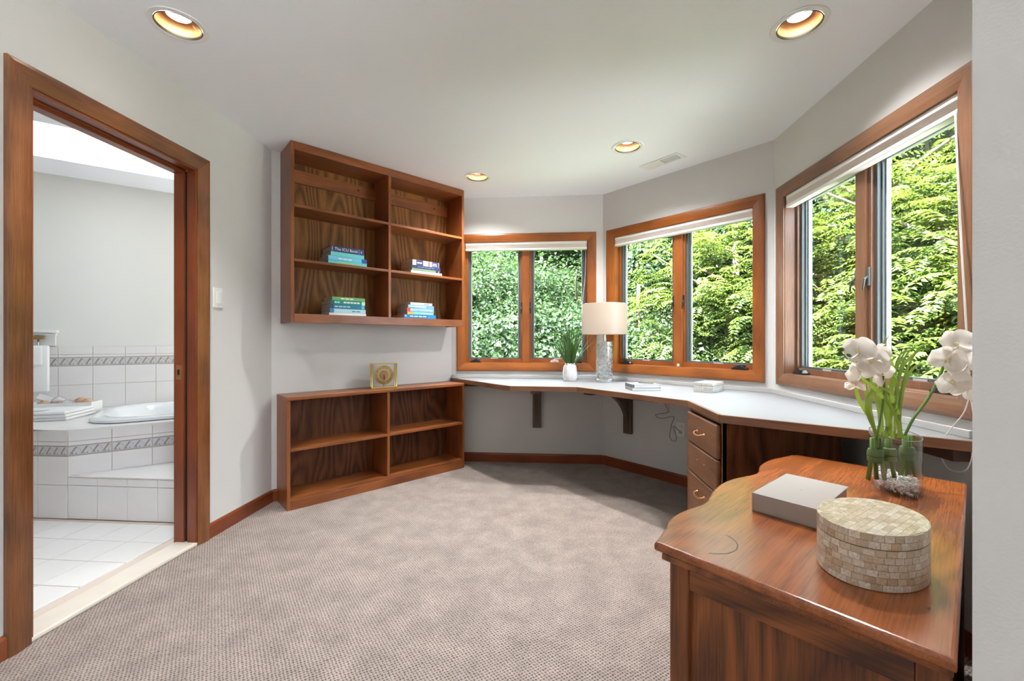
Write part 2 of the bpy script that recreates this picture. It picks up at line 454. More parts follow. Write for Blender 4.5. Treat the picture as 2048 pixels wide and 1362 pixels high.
def sharp(o, deg=40):
    me = o.data
    bm = bmesh.new(); bm.from_mesh(me)
    for e in bm.edges:
        if len(e.link_faces) == 2 and e.calc_face_angle(0) > R(deg): e.smooth = False
    bm.to_mesh(me); bm.free()

def bm_tube(bm, pts, rad, n=8, cap=True):
    pts = [Vector(p) for p in pts]
    rs = rad if isinstance(rad, (list, tuple)) else [rad]*len(pts)
    rings = []; up = Vector((0, 0, 1))
    prev = None
    for i, p in enumerate(pts):
        t = (pts[min(i+1, len(pts)-1)]-pts[max(i-1, 0)])
        if t.length < 1e-9: t = Vector((0, 0, 1))
        t.normalize()
        if prev is None:
            ref = Vector((1, 0, 0)) if abs(t.z) > 0.9 else up
            a = t.cross(ref).normalized()
        else:
            a = (prev - t*prev.dot(t))
            a = a.normalized() if a.length > 1e-6 else t.cross(up).normalized()
        prev = a
        b = t.cross(a)
        rings.append([bm.verts.new(p+(a*math.cos(2*math.pi*k/n)+b*math.sin(2*math.pi*k/n))*rs[i]) for k in range(n)])
    for q, w in zip(rings, rings[1:]):
        for k in range(n): bm.faces.new((q[k], q[(k+1) % n], w[(k+1) % n], w[k]))
    if cap:
        bm.faces.new(rings[0][::-1]); bm.faces.new(rings[-1])

def tube(name, pts, rad, mat, parent=None, n=8, smooth=True, loc=(0, 0, 0), rot=(0, 0, 0)):
    bm = bmesh.new(); bm_tube(bm, pts, rad, n)
    return finish(bm, name, mat, parent, None, smooth, loc, rot)

def spline(pts, k=8):
    """Catmull-Rom through points"""
    P = [Vector(p) for p in pts]; P = [P[0]*2-P[1]]+P+[P[-1]*2-P[-2]]
    out = []
    for i in range(1, len(P)-2):
        for j in range(k):
            t = j/k; a, b, c, d = P[i-1], P[i], P[i+1], P[i+2]
            out.append(0.5*((2*b)+(c-a)*t+(2*a-5*b+4*c-d)*t*t+(3*b-a-3*c+d)*t**3))
    out.append(P[-2])
    return out

def flat_fill(outer, holes, z, name, mat, parent=None, flip=False):
    from mathutils.geometry import tessellate_polygon
    loops = [[Vector((p[0], p[1], 0)) for p in l] for l in [outer]+holes]
    tris = tessellate_polygon(loops)
    vs = [(p[0], p[1], z) for l in loops for p in l]
    fs = []
    for t_ in tris:
        a_, b_, c_ = [Vector(vs[i]) for i in t_]
        up = (b_-a_).cross(c_-a_).z > 0
        fs.append(tuple(t_) if up != flip else tuple(t_)[::-1])
    me = bpy.data.meshes.new(name); me.from_pydata(vs, [], fs)
    set_gco(me, 'x')
    return link(name, me, parent, mat=mat)

def ring_frame(name, x0, x1, z0, z1, w, y0, y1, mat, parent, wb=None, wt=None):
    """a rectangular frame standing in the xz plane"""
    wb = w if wb is None else wb; wt = w if wt is None else wt
    return boxes(name, [((x0, y0, z0), (x0+w, y1, z1)), ((x1-w, y0, z0), (x1, y1, z1)),
                        ((x0+w, y0, z0), (x1-w, y1, z0+wb)), ((x0+w, y0, z1-wt), (x1-w, y1, z1))], mat, parent, grain='z')

CASING = [(0.0, 0.0), (0.0, 0.013), (0.004, 0.018), (0.014, 0.020), (0.030, 0.0195), (0.046, 0.017), (0.060, 0.013), (0.070, 0.0105), (0.074, 0.009), (0.074, 0.0)]
def casing(x0, x1, z0, z1, parent, mat, sides='tblr', w=0.074, name='casing'):
    """mitred casing boards around a rectangle; room side is -y"""
    k = w/0.074
    bot = z0
    for s in sides:
        bm = bmesh.new(); A = []; B = []
        for i, d in CASING:
            i *= k
            if s == 't': p, q = (x0+i, z1-i), (x1-i, z1-i)
            if s == 'b': p, q = (x0+i, z0+i), (x1-i, z0+i)
            if s == 'l': p, q = (x0+i, (z0+i if 'b' in sides else z0)), (x0+i, z1-i)
            if s == 'r': p, q = (x1-i, (z0+i if 'b' in sides else z0)), (x1-i, z1-i)
            A.append(bm.verts.new((p[0], -d, p[1]))); B.append(bm.verts.new((q[0], -d, q[1])))
        n = len(A)
        for j in range(n-1): bm.faces.new((A[j], A[j+1], B[j+1], B[j]))
        bm.faces.new(A); bm.faces.new(B[::-1]); bm.faces.new((A[-1], A[0], B[0], B[-1]))
        finish(bm, name, mat, parent, 'x' if s in 'tb' else 'z')

def text_mesh(txt, size, extrude=0.0003, spacing=1.0):
    cu = bpy.data.curves.new('txt', 'FONT'); cu.body = txt; cu.size = size; cu.extrude = extrude; cu.align_x = 'CENTER'; cu.align_y = 'CENTER'; cu.space_character = spacing
    ob = bpy.data.objects.new('txt', cu); COL.objects.link(ob)
    dg = bpy.context.evaluated_depsgraph_get(); dg.update()
    me = bpy.data.meshes.new_from_object(ob.evaluated_get(dg))
    bpy.data.objects.remove(ob); bpy.data.curves.remove(cu)
    return me

def copy_tree(o, parent=None):
    c = o.copy(); COL.objects.link(c); c.parent = parent
    for ch in list(o.children): copy_tree(ch, c)
    return c

# ================================================================== SETTING
H = 2.44
ROOM = [(-1.9, -4.0), (3.0, -4.0), (3.0, 0.04), (1.0, 0.04), (0.5, 0.539), (1.5, 1.539), (1.5, 2.915), (0.515, 3.88), (-0.878, 3.88), (-1.9, 2.79)]
CANS = [(-1.535, 1.653), (1.057, 1.858), (0.555, 2.941), (-0.552, 3.383), (-0.9, -0.6), (1.3, -0.9), (-0.9, -2.8), (1.8, -2.8)]
CAN_R = 0.083

fl = prism('floor', ROOM, -0.06, 0.0, 'carpet'); setp(fl, 'taupe woven loop carpet covering the study floor', kind='structure')
def circle(c, r, n=28): return [(c[0]+r*math.cos(2*math.pi*i/n), c[1]+r*math.sin(2*math.pi*i/n)) for i in range(n)]
ce = flat_fill(ROOM, [circle(c, CAN_R) for c in CANS], H, 'ceiling', 'ceiling_paint', flip=True); setp(ce, kind='structure')

T = 0.15
def wall(name, p, q, openings=(), mat='wall_paint', t=T, ext=(0.07, 0.07), z0=0.0, z1=H):
    """wall from p to q as seen from inside (left to right); the outside is +y of the local frame"""
    p, q = Vector(p), Vector(q)
    L = (q-p).length; rz = math.atan2(q.y-p.y, q.x-p.x)
    xs0, xs1 = -ext[0], L+ext[1]
    lst = []
    x = xs0
    for (a, b, c, d) in sorted(openings):
        lst.append(((x, 0, z0), (a, t, z1)))
        if c > z0: lst.append(((a, 0, z0), (b, t, c)))
        if d < z1: lst.append(((a, 0, d), (b, t, z1)))
        x = b
    lst.append(((x, 0, z0), (xs1, t, z1)))
    return setp(boxes(name, lst, mat, None, loc=(p.x, p.y, 0), rot=(0, 0, rz)), kind='structure')

WZ0, WZ1, WW = 0.836, 2.101, 1.28
INS = 0.062
wall('wall_left', (-1.9, -4.0), (-1.9, 2.79), [(4.0+1.405, 4.0+2.165, 0.0, 2.058)], t=0.12, ext=(0.1, 0.0))
wall('wall_shelves', (-1.9, 2.79), (-0.878, 3.88), ext=(0.0, 0.07))
wall('wall_back', (-0.878, 3.88), (0.515, 3.88), [(0.051+INS, 0.051+WW-INS, WZ0+INS, WZ1-INS)])
wall('wall_back_angled', (0.515, 3.88), (1.5, 2.915), [(0.045+INS, 0.045+WW-INS, WZ0+INS, WZ1-INS)])
wall('wall_right', (1.5, 2.915), (1.5, 1.539), [(0.048+INS, 0.048+WW-INS, WZ0+INS, WZ1-INS)])
# angled wall behind the dresser, with the squared end that stands beside the viewer
f = prism('wall_dresser', [(0.5, 0.539), (1.5, 1.539), (1.72, 1.50), (1.72, 0.60), (1.0, 0.04), (1.0, 0.0395)], 0, H, 'wall_paint'); setp(f, kind='structure')
# unseen bedroom added behind the viewer, its window there for daylight in the bay
wall('wall_bedroom_front', (1.0, 0.04), (3.0, 0.04), ext=(-0.02, 0.1))
wall('wall_bedroom_right', (3.0, 0.04), (3.0, -4.0), [(0.4, 3.7, 0.12, 2.34)], ext=(0.1, 0.1))
wall('wall_bedroom_back', (3.0, -4.0), (-1.9, -4.0), ext=(0.1, 0.1))

# ---- baseboards
def baseboard(name, p, q, x0, x1, h=0.082, t=0.014, parent=None):
    p, q = Vector(p), Vector(q); rz = math.atan2(q.y-p.y, q.x-p.x)
    prof = [(0, 0), (-t, 0), (-t, h-0.012), (-t+0.004, h-0.004), (-0.004, h), (0, h)]
    o = prism(name, prof, x0, x1, 'cherry', None, plane='yz', grain='x', loc=(p.x, p.y, 0), rot=(0, 0, rz))
    return setp(o, kind='structure')
baseboard('baseboard_left', (-1.9, -4.0), (-1.9, 2.79), 4.0+2.236, 6.79-0.006)
baseboard('baseboard_left_front', (-1.9, -4.0), (-1.9, 2.79), 0.0, 4.0+1.336)
baseboard('baseboard_shelves', (-1.9, 2.79), (-0.878, 3.88), 0.004, 0.032)
baseboard('baseboard_back', (-0.878, 3.88), (0.515, 3.88), 0.0, 1.393-0.006)
baseboard('baseboard_back_angled', (0.515, 3.88), (1.5, 2.915), 0.006, 1.373)
baseboard('baseboard_right', (1.5, 2.915), (1.5, 1.539), 0.006, 1.37)

# ---- windows
def build_window(idx, origin, rz, wood_mat, crank_tilt=0.0):
    w = setp(empty('window_%d' % idx, (origin[0], origin[1], 0), rz), kind='structure')
    casing(0, WW, WZ0, WZ1, w, wood_mat)
    i0, i1, a0, a1 = 0.072, WW-0.072, WZ0+0.072, WZ1-0.072     # clear opening between jambs
    jt, jd = 0.016, 0.15
    box('jamb', (i0-jt+0.004, 0.001, a0), (i0+0.004, jd, a1), wood_mat, w, grain='z')
    box('jamb', (i1-0.004, 0.001, a0), (i1+jt-0.004, jd, a1), wood_mat, w, grain='z')
    box('head_jamb', (i0-jt+0.004, 0.001, a1-0.004), (i1+jt-0.004, jd, a1+jt-0.006), wood_mat, w, grain='x')
    box('sill', (i0-jt+0.004, 0.001, a0-jt+0.006), (i1+jt-0.004, jd, a0+0.004), wood_mat, w, grain='x')
    cx = WW/2
    box('mullion', (cx-0.034, 0.052, a0), (cx+0.034, 0.14, a1), wood_mat, w, bev=0.004, grain='z')
    for sgn in (-1, 1):
        x0, x1 = (i0+0.004, cx-0.034) if sgn < 0 else (cx+0.034, i1-0.004)
        st = ring_frame('stop', x0, x1, a0+0.004, a1-0.004, 0.016, 0.068, 0.098, wood_mat, w, wb=0.034)
        sc = ring_frame('screen_frame', x0+0.014, x1-0.014, a0+0.034, a1-0.016, 0.017, 0.086, 0.104, 'grey_metal', w)
        sash = ring_frame('sash', x0+0.004, x1-0.004, a0+0.008, a1-0.008, 0.034, 0.104, 0.140, 'grey_metal', w)
        ring_frame('glazing_bead', x0+0.038, x1-0.038, a0+0.042, a1-0.042, 0.006, 0.118, 0.138, 'light_metal', sash)
        box('pane', (x0+0.030, 0.124, a0+0.034), (x1-0.030, 0.129, a1-0.034), 'pane_glass', sash)
        # folding crank operator on the bottom rail
        kx = x0+0.095 if sgn < 0 else x1-0.10
        kz = a0+0.0045
        cr = prism('crank', [(kx-0.05, kz), (kx+0.05, kz), (kx+0.05, kz+0.010), (kx+0.022, kz+0.026), (kx-0.022, kz+0.026), (kx-0.05, kz+0.010)], 0.022, 0.066, 'black_plastic', w, plane='xz', bev=0.003)
        tube('crank_arm', [(kx-0.012, 0.028, kz+0.028), (kx+0.02, 0.022, kz+0.035), (kx+0.044, 0.020, kz+0.024)], [0.006, 0.006, 0.008], 'black_plastic', cr)
        # sash lock on the mullion side
        lx = cx+sgn*0.040
        lk = box('lock_plate', (lx-0.007, 0.058, 1.385), (lx+0.007, 0.070, 1.475), 'black_plastic' if idx < 3 else 'grey_metal', w, bev=0.002)
        tube('lock_lever', [(lx, 0.057, 1.43), (lx+sgn*0.004, 0.040, 1.415), (lx+sgn*0.004, 0.034, 1.365)], [0.006, 0.006, 0.004], 'black_plastic' if idx < 3 else 'grey_metal', lk)
        # maker's label strip on the screen frame
        lxx = (x0+x1)/2
        box('frame_clip', (lxx-0.035, 0.0835, a0+0.037), (lxx+0.035, 0.0855, a0+0.047), 'light_metal', sc)
    return w

C_O, C_R = (-0.827, 3.88), 0.0
D_R = R(-44.412); D_T = (math.cos(D_R), math.sin(D_R))
D_O = (0.515+D_T[0]*0.045, 3.88+D_T[1]*0.045)
E_O, E_R = (1.5, 2.867), R(-90)
wood('trim_wood_right', (0.25, 0.115, 0.058, 1), (0.105, 0.044, 0.022, 1), figure=0.2, rings=10, blotch=0.3, rough=0.3, coat=0.3)
build_window(1, C_O, C_R, 'trim_wood')
build_window(2, D_O, D_R, 'trim_wood')
build_window(3, E_O, E_R, 'trim_wood_right')

# plain casing of the unseen bedroom window, added to bring daylight into the bay
for k, (o, rz, a, b) in enumerate((((3.0, 0.04), R(-90), 0.4, 3.7),)):
    w = setp(empty('window_%d' % (4+k), (o[0], o[1], 0), rz), kind='structure')
    za, zb = (0.12, 2.34) if k == 0 else (0.35, 2.2)
    casing(a-0.06, b+0.06, za-0.06, zb+0.06, w, 'trim_wood')
    for j in range(1, 3):
        x = a+(b-a)*j/3
        box('mullion', (x-0.03, 0.02, za), (x+0.03, 0.12, zb), 'trim_wood', w, grain='z')

# ---- blinds drawn up under the window heads
def blind(origin, rz, label, cord):
    t = empty('cellular_blind', (origin[0], origin[1], 2.029), rz)
    setp(t, label, 'blind', 'raised window blinds')
    x0, x1 = 0.079, WW-0.079
    box('head_rail', (x0, 0.004, -0.026), (x1, 0.050, -0.001), 'white_plastic', t, bev=0.003)
    prof = [(0.008, -0.026)]
    n = 7
    for i in range(n):
        z = -0.026-0.034*(i+0.5)/n
        prof += [(0.004, z), (0.008, -0.026-0.034*(i+1)/n)]
    back = [(0.046, -0.060), (0.046, -0.026)]
    prism('fabric', prof+back, x0+0.002, x1-0.002, 'blind', t, plane='yz')
    box('bottom_rail', (x0, 0.003, -0.078), (x1, 0.050, -0.060), 'white_plastic', t, bev=0.003)
    if cord:
        tube('pull_cord', spline([(x1-0.012, 0.012, -0.078), (x1-0.016, 0.010, -0.30), (x1-0.045, 0.014, -0.62), (x1-0.03, 0.012, -0.78)], 6), 0.0016, 'cord_white', t, n=5)
    return t
blind(C_O, C_R, 'raised cream blind in the window beside the wall bookcase', True)
blind(D_O, D_R, 'raised cream blind in the window behind the table lamp', False)
bl3 = blind(E_O, E_R, 'raised cream blind in the window behind the orchids', False)

# ---- doorway into the bathroom
d = setp(empty('door_1', (-1.9, 1.405, 0), R(90)), 'cherry-stained door casing around the bathroom opening', kind='structure')
casing(-0.069, 0.829, 0.0, 2.128, d, 'door_casing', sides='tlr', w=0.076)
for (x, s) in ((0.0, 1), (0.76, -1)):
    box('jamb', (x, -0.004, 0), (x+s*0.016, 0.046, 2.042), 'cherry', d, bev=0.002, grain='z')
    box('jamb', (x, 0.066, 0), (x+s*0.016, 0.124, 2.042), 'cherry', d, bev=0.002, grain='z')
    box('pocket_slot', (x, 0.046, 0.02), (x+s*0.004, 0.066, 2.042), 'dark', d)
box('head_jamb', (0, -0.004, 2.042), (0.76, 0.046, 2.058), 'cherry', d, bev=0.002, grain='x')
box('head_jamb', (0, 0.066, 2.042), (0.76, 0.124, 2.058), 'cherry', d, bev=0.002, grain='x')
box('stop', (0.0, 0.072, 2.026), (0.76, 0.118, 2.042), 'cherry', d, grain='x')
sp = box('strike_plate', (0.7415, 0.078, 0.905), (0.744, 0.110, 0.985), 'copper', d, bev=0.001)
box('latch_hole', (0.7405, 0.088, 0.93), (0.7418, 0.100, 0.96), 'dark', sp)
th = box('threshold', (0.002, -0.006, 0.0), (0.758, 0.118, 0.020), 'marble', d, bev=0.006)
casing_b = None
# ---- switch plate
t = setp(empty('light_switch', (-1.9, 2.306, 1.365), R(90)), 'cream rocker light switch on the wall beside the bathroom door', 'light switch')
box('plate', (-0.036, -0.006, -0.058), (0.036, -0.0005, 0.058), 'white_plastic', t, bev=0.003)
box('rocker', (-0.016, -0.011, -0.033), (0.016, -0.006, 0.033), 'white_plastic', t, bev=0.002)
for z in (-0.048, 0.048): lathe('screw', [(0.0032, -0.001), (0.0032, 0.001), (0.0005, 0.0015)], 'light_metal', t, n=10, loc=(0, -0.006, z), rot=(R(90), 0, 0))

# ---- recessed ceiling lamps
def can(c, label, power=CAN_W, cone=98, blend=0.9):
    t = setp(empty('recessed_ceiling_lamp', (c[0], c[1], H)), label, 'ceiling lamp', 'recessed ceiling lamps')
    lathe('trim_ring', [(0.106, -0.001), (0.104, -0.005), (0.090, -0.006), (0.0835, -0.003), (0.083, 0.002)], 'white_paint', t, n=40)
    lathe('gasket', [(0.0835, -0.0045), (0.0795, -0.005), (0.0785, 0.004)], 'black_plastic', t, n=40)
    prof = []
    for i in range(13):
        z = 0.002+0.012*i; r = 0.079-0.0009*i
        prof += [(r, z), (r-0.002, z+0.006)]
    lathe('baffle', prof+[(0.066, 0.17)], 'can_baffle', t, n=40)
    b = lathe('bulb', [(0.044, 0.0), (0.038, -0.003), (0.0, -0.005)], 'lamp_disc', t, n=32, loc=(0, 0, 0.040))
    lathe('bulb_neck', [(0.044, 0.0), (0.047, 0.012), (0.036, 0.060), (0.0, 0.062)], 'white_plastic', b, n=24, loc=(0, 0, 0.0005))
    ld = bpy.data.lights.new('lamp_beam', 'SPOT'); ld.energy = power; ld.spot_size = R(cone); ld.spot_blend = blend; ld.shadow_soft_size = 0.045; ld.color = (0.97, 0.985, 1.0)
    lo_ = bpy.data.objects.new('lamp_beam', ld); lo_.location = (0, 0, 0.026); lo_.parent = t; COL.objects.link(lo_)
    lathe('housing_top', [(0.066, 0.17), (0.0, 0.17)], 'dark', t, n=24)
CANL = ['recessed ceiling lamp above the bathroom door', 'recessed ceiling lamp above the window beside the orchids', 'recessed ceiling lamp beside the air vent', 'recessed ceiling lamp beside the upper bookcase', 'recessed bedroom ceiling lamp nearest the bathroom door', 'recessed bedroom ceiling lamp beside the dresser wall', 'recessed bedroom ceiling lamp near the long wall', 'recessed bedroom ceiling lamp in the window corner']  # the four bedroom lamps are unseen, added to light the room from behind
for i, c in enumerate(CANS):
    can(c, CANL[i], *((36.0,), (44.0, 122, 1.0), (64.0, 140, 1.0), (54.0, 132, 1.0))[i] if i < 4 else (5.0,))

# ---- ceiling vent
t = setp(empty('air_vent', (0.855, 3.20, H), math.atan2(-0.206, 0.192)), 'white ceiling air register with grey louvres', 'air vent')
ring_frame_pts = [((-0.155, -0.058, -0.006), (0.155, -0.040, -0.0005)), ((-0.155, 0.040, -0.006), (0.155, 0.058, -0.0005)), ((-0.155, -0.040, -0.006), (-0.128, 0.040, -0.0005)), ((0.128, -0.040, -0.006), (0.155, 0.040, -0.0005)), ((-0.004, -0.040, -0.006), (0.004, 0.040, -0.0005))]
boxes('frame', ring_frame_pts, 'white_paint', t)
box('duct_back', (-0.128, -0.040, -0.0015), (0.128, 0.040, -0.0006), 'grey_metal', t)
for i in range(11):
    x = 0.012+0.0105*i
    box('louvre', (x, -0.040, -0.006), (x+0.004, 0.040, -0.002), 'white_paint', t)
for i in range(9):
    y = -0.036+0.009*i
    box('louvre', (-0.128, y-0.0035, -0.005), (-0.004, y+0.0045, -0.003), 'white_paint', t, rot=(0, 0, 0))

# ================================================================== BATHROOM
BU = Vector((0.766, 0.643)); BN = Vector((-0.643, 0.766))
B0 = Vector((-4.027, 2.963))          # a point of the back wall
b_right = B0+BU*((-2.02-B0.x)/BU.x); b_left = B0+BU*((-5.0-B0.x)/BU.x)
BATH = [(-5.0, -0.6), (-2.02, -0.6), (-2.02, b_right.y), (-5.0, b_left.y)]
bf = prism('floor_bathroom', BATH, -0.05, 0.009, 'grout'); setp(bf, kind='structure')
bw = wall('wall_bathroom_back', tuple(b_left), tuple(b_right), mat='bath_paint', ext=(0.1, 0.1))
wall('wall_bathroom_left', (-5.0, -0.6), (-5.0, b_left.y), mat='bath_paint', ext=(0.1, 0.1))
wall('wall_bathroom_front', (-2.02, -0.6), (-5.0, -0.6), mat='bath_paint', ext=(0.02, 0.1))
wall('wall_bathroom_right', (-2.02, b_right.y), (-2.02, 2.79), mat='bath_paint', t=0.1, ext=(0.1, 0.0))
# ceiling with a skylight shaft parallel to the back wall
def bp(s, n): v = B0+BU*s+BN*n; return (v.x, v.y)
SKY_HOLE = [bp(-0.75, -0.42), bp(1.45, -0.42), bp(1.45, -1.12), bp(-0.75, -1.12)]
BCANS = [(-3.0, 0.5), (-4.1, 0.5), (-4.2, 1.5)]  # unseen ceiling lamps added to brighten the bathroom
bc = flat_fill(BATH, [SKY_HOLE]+[circle(c, CAN_R) for c in BCANS], H, 'ceiling_bathroom', 'ceiling_paint', flip=True); setp(bc, kind='structure')
top = [bp(-0.75, -0.42), bp(1.45, -0.42), bp(1.45, -1.12), bp(-0.75, -1.12)]
bm = bmesh.new()
lo = [bm.verts.new((p[0], p[1], H)) for p in SKY_HOLE]; hi = [bm.verts.new((p[0], p[1], 3.25)) for p in top]
for i in range(4): bm.faces.new((lo[i], lo[(i+1) % 4], hi[(i+1) % 4], hi[i]))
me = bpy.data.meshes.new('ceiling_skylight_shaft'); bm.to_mesh(me); bm.free()
setp(link('ceiling_skylight_shaft', me, mat='white_paint'), kind='structure')
sk = setp(empty('window_skylight', (bp(0.35, -0.77)[0], bp(0.35, -0.77)[1], 3.25), math.atan2(BU.y, BU.x)), kind='structure')
boxes('skylight_frame', [((-1.15, -0.39, 0), (1.15, -0.33, 0.06)), ((-1.15, 0.33, 0), (1.15, 0.39, 0.06)), ((-1.15, -0.33, 0), (-1.09, 0.33, 0.06)), ((1.09, -0.33, 0), (1.15, 0.33, 0.06))], 'white_paint', sk)
box('skylight_pane', (-1.09, -0.33, 0.02), (1.09, 0.33, 0.026), 'skylight_glass', sk)

for c, l_ in zip(BCANS, ('in the bathroom beside the study wall', 'in the far bathroom corner', 'in front of the bathtub platform')): can(c, 'recessed ceiling lamp '+l_, 4.0)

# floor tiles
G = 0.2065
tm = None
first = None
for i in range(10):
    for j in range(10):
        x1 = -2.287+0.2065-G*i+0.0; y1 = 2.347-G*j
        x0 = x1-G+0.004; y0 = y1-G+0.004
        if x1 > -2.02: x1c = -2.024
        else: x1c = x1
        if x1c-x0 < 0.01: continue
        if x1c == x1:
            if first is None:
                first = box('floor_tile', (0, 0, 0), (G-0.004, G-0.004, 0.006), 'floor_tile', bf, bev=0.0012, loc=(x0, y0, 0.009)); continue
            o = first.copy(); o.location = (x0, y0, 0.009); COL.objects.link(o)
        else:
            box('floor_tile', (0, 0, 0), (x1c-x0, G-0.004, 0.006), 'floor_tile', bf, bev=0.0012, loc=(x0, y0, 0.009))

def border_pattern(L, h):
    """printed lattice of the border tile: slanted bars and little triangles, as a thin relief"""
    bm = bmesh.new()
    n = 4; st = L/n
    for i in range(n):
        x = i*st
        q = [(x+0.10*st, 0.12*h), (x+0.24*st, 0.12*h), (x+0.86*st, 0.88*h), (x+0.62*st, 0.88*h)]
        bm.faces.new([bm.verts.new((a, -0.0004, b)) for a, b in q])
        for (u, v) in ((0.30, 0.12), (0.62, 0.12)):
            q = [(x+u*st, v*h), (x+(u+0.20)*st, v*h), (x+(u+0.10)*st, (v+0.18)*h)]
            bm.faces.new([bm.verts.new((a, -0.0004, b)) for a, b in q])
        q = [(x+0.86*st, 0.80*h), (x+0.90*st, 0.80*h), (x+1.22*st if i < n-1 else x+st, 0.42*h), (x+1.18*st if i < n-1 else x+st, 0.42*h)]
        bm.faces.new([bm.verts.new((min(a, L), -0.0004, b)) for a, b in q])
    for z in (0.02*h, 0.95*h):
        bm.faces.new([bm.verts.new(p) for p in ((0, -0.0004, z), (L, -0.0004, z), (L, -0.0004, z+0.03*h), (0, -0.0004, z+0.03*h))])
    me = bpy.data.meshes.new('border_print'); bm.to_mesh(me); bm.free()
    return me
PRINT = {}
def tile_rows(parent, L, rows, x_off=0.0, pitch=0.2, gap=0.003, th=0.006, y=0.0, frac=None):
    """rows: (z0, z1, is_border); tiles lie on local y = -th .. 0"""
    cache = {}
    for (z0, z1, border) in rows:
        x = x_off
        while x < L-0.004:
            a, b = max(x, 0.0), min(x+pitch, L)
            if b-a > 0.012:
                key = (round(b-a, 4), z0, z1)
                nm = 'border_tile' if border else 'wall_tile'
                if key in cache:
                    o = cache[key].copy(); o.location = (a+gap/2, y, z0+gap/2); COL.objects.link(o)
                else:
                    o = box(nm, (0, -th, 0), (b-a-gap, -0.0002, z1-z0-gap), 'tile' if not border else 'pattern_pale', parent, bev=0.001, loc=(a+gap/2, y, z0+gap/2))
                    cache[key] = o
                if border:
                    k = (round(b-a-gap, 4), round(z1-z0-gap, 4))
                    if k not in PRINT: PRINT[k] = border_pattern(*k)
                    link('border_print', PRINT[k], o, (0, -th-0.0003, 0), mat='pattern_grey')
            x += pitch
# wainscot tiles on the back wall (only the stretch the doorway shows and a little more)
wl = (b_right-b_left).length
s0 = (B0-b_left).length
bt = setp(empty('trim_bathroom_tiles', (bp(-0.6, 0)[0], bp(-0.6, 0)[1], 0), math.atan2(BU.y, BU.x)), 'white tiled wainscot with a patterned border behind the bathtub', kind='structure')
box('grout_bed', (0, -0.004, 0.50), (2.6, 0.0, 1.066), 'grout', bt)
tile_rows(bt, 2.6, [(0.56, 0.758, 0), (0.758, 0.912, 0), (0.912, 0.982, 1), (0.982, 1.005, 0), (1.005, 1.07, 0)], x_off=-0.02, y=-0.003)

# tub deck with tiled faces
DK = 0.56
c0 = Vector((-2.953, 2.39))
dend = c0+BU*((-2.024-c0.x)/BU.x)
deck = setp(empty('tub_deck', (c0.x, c0.y, 0)), 'white tiled platform around the bathtub', 'tub surround')
def rel(p): return (p[0]-c0.x, p[1]-c0.y)
tub_c = c0+BU*0.66+BN*0.565
def rrect(hx, hy, r, n=10):
    out = []
    for cx, cy, a0 in ((hx-r, hy-r, 0), (-hx+r, hy-r, 90), (-hx+r, -hy+r, 180), (hx-r, -hy+r, 270)):
        for i in range(n+1):
            a = R(a0+90*i/n); out.append((cx+r*math.cos(a), cy+r*math.sin(a)))
    return out
def tubw(p): v = tub_c+BU*p[0]+BN*p[1]; return (v.x, v.y)
outer = [(-4.95, 2.39), tuple(c0), tuple(dend), (-2.024, b_right.y-0.01), tuple(b_left+Vector((0.05, 0.03)))]
outer = [rel(p) for p in outer]
hole = [rel(tubw(p)) for p in rrect(0.57, 0.40, 0.22)]
flat_fill(outer, [hole], DK, 'deck_top', 'tile', deck)
face = prism('deck_face', [outer[0], outer[1], outer[2], (outer[2][0], outer[2][1]+0.01), (outer[1][0]-0.004, outer[1][1]+0.01), (outer[0][0], outer[0][1]+0.01)], 0.012, DK-0.001, 'grout', deck)
f1 = empty('front_tiles', (-1.0, 0, 0), 0, deck)
tile_rows(f1, 1.0, [(0.014, 0.222, 0), (0.222, 0.40, 0), (0.402, 0.464, 1), (0.464, 0.49, 0), (0.49, DK-0.010, 0)], x_off=0.0, y=0.0)
f2 = empty('diagonal_tiles', (0, 0, 0), math.atan2(BU.y, BU.x), deck)
tile_rows(f2, (dend-c0).length, [(0.28, 0.40, 0), (0.402, 0.464, 1), (0.464, 0.49, 0), (0.49, DK-0.010, 0)], y=0.0)
boxes('deck_nosing', [((-2.0, -0.012, DK-0.012), (0.0, 0.03, DK+0.004))], 'tile', deck)
boxes('deck_nosing', [((0, -0.012, DK-0.012), ((dend-c0).length, 0.03, DK+0.004))], 'tile', deck, rot=(0, 0, math.atan2(BU.y, BU.x)))
# triangular step in front
stp = setp(empty('tub_step', (c0.x, c0.y, 0)), 'low tiled step in front of the bathtub platform', 'step')
e = rel((-2.024, 2.385)); dd = rel(tuple(dend))
prism('step_core', [(0.012, 0.006), (e[0], 0.006), (e[0], dd[1]-0.025)], 0.012, 0.276, 'grout', stp)
prism('step_top', [(0.0, -0.006), (e[0], -0.006), (e[0], dd[1]-0.02)], 0.272, 0.282, 'tile', stp, bev=0.002)
f3 = empty('riser_tiles', (0, 0.004, 0), 0, stp)
tile_rows(f3, e[0], [(0.014, 0.222, 0), (0.222, 0.271, 0)], x_off=0.0)

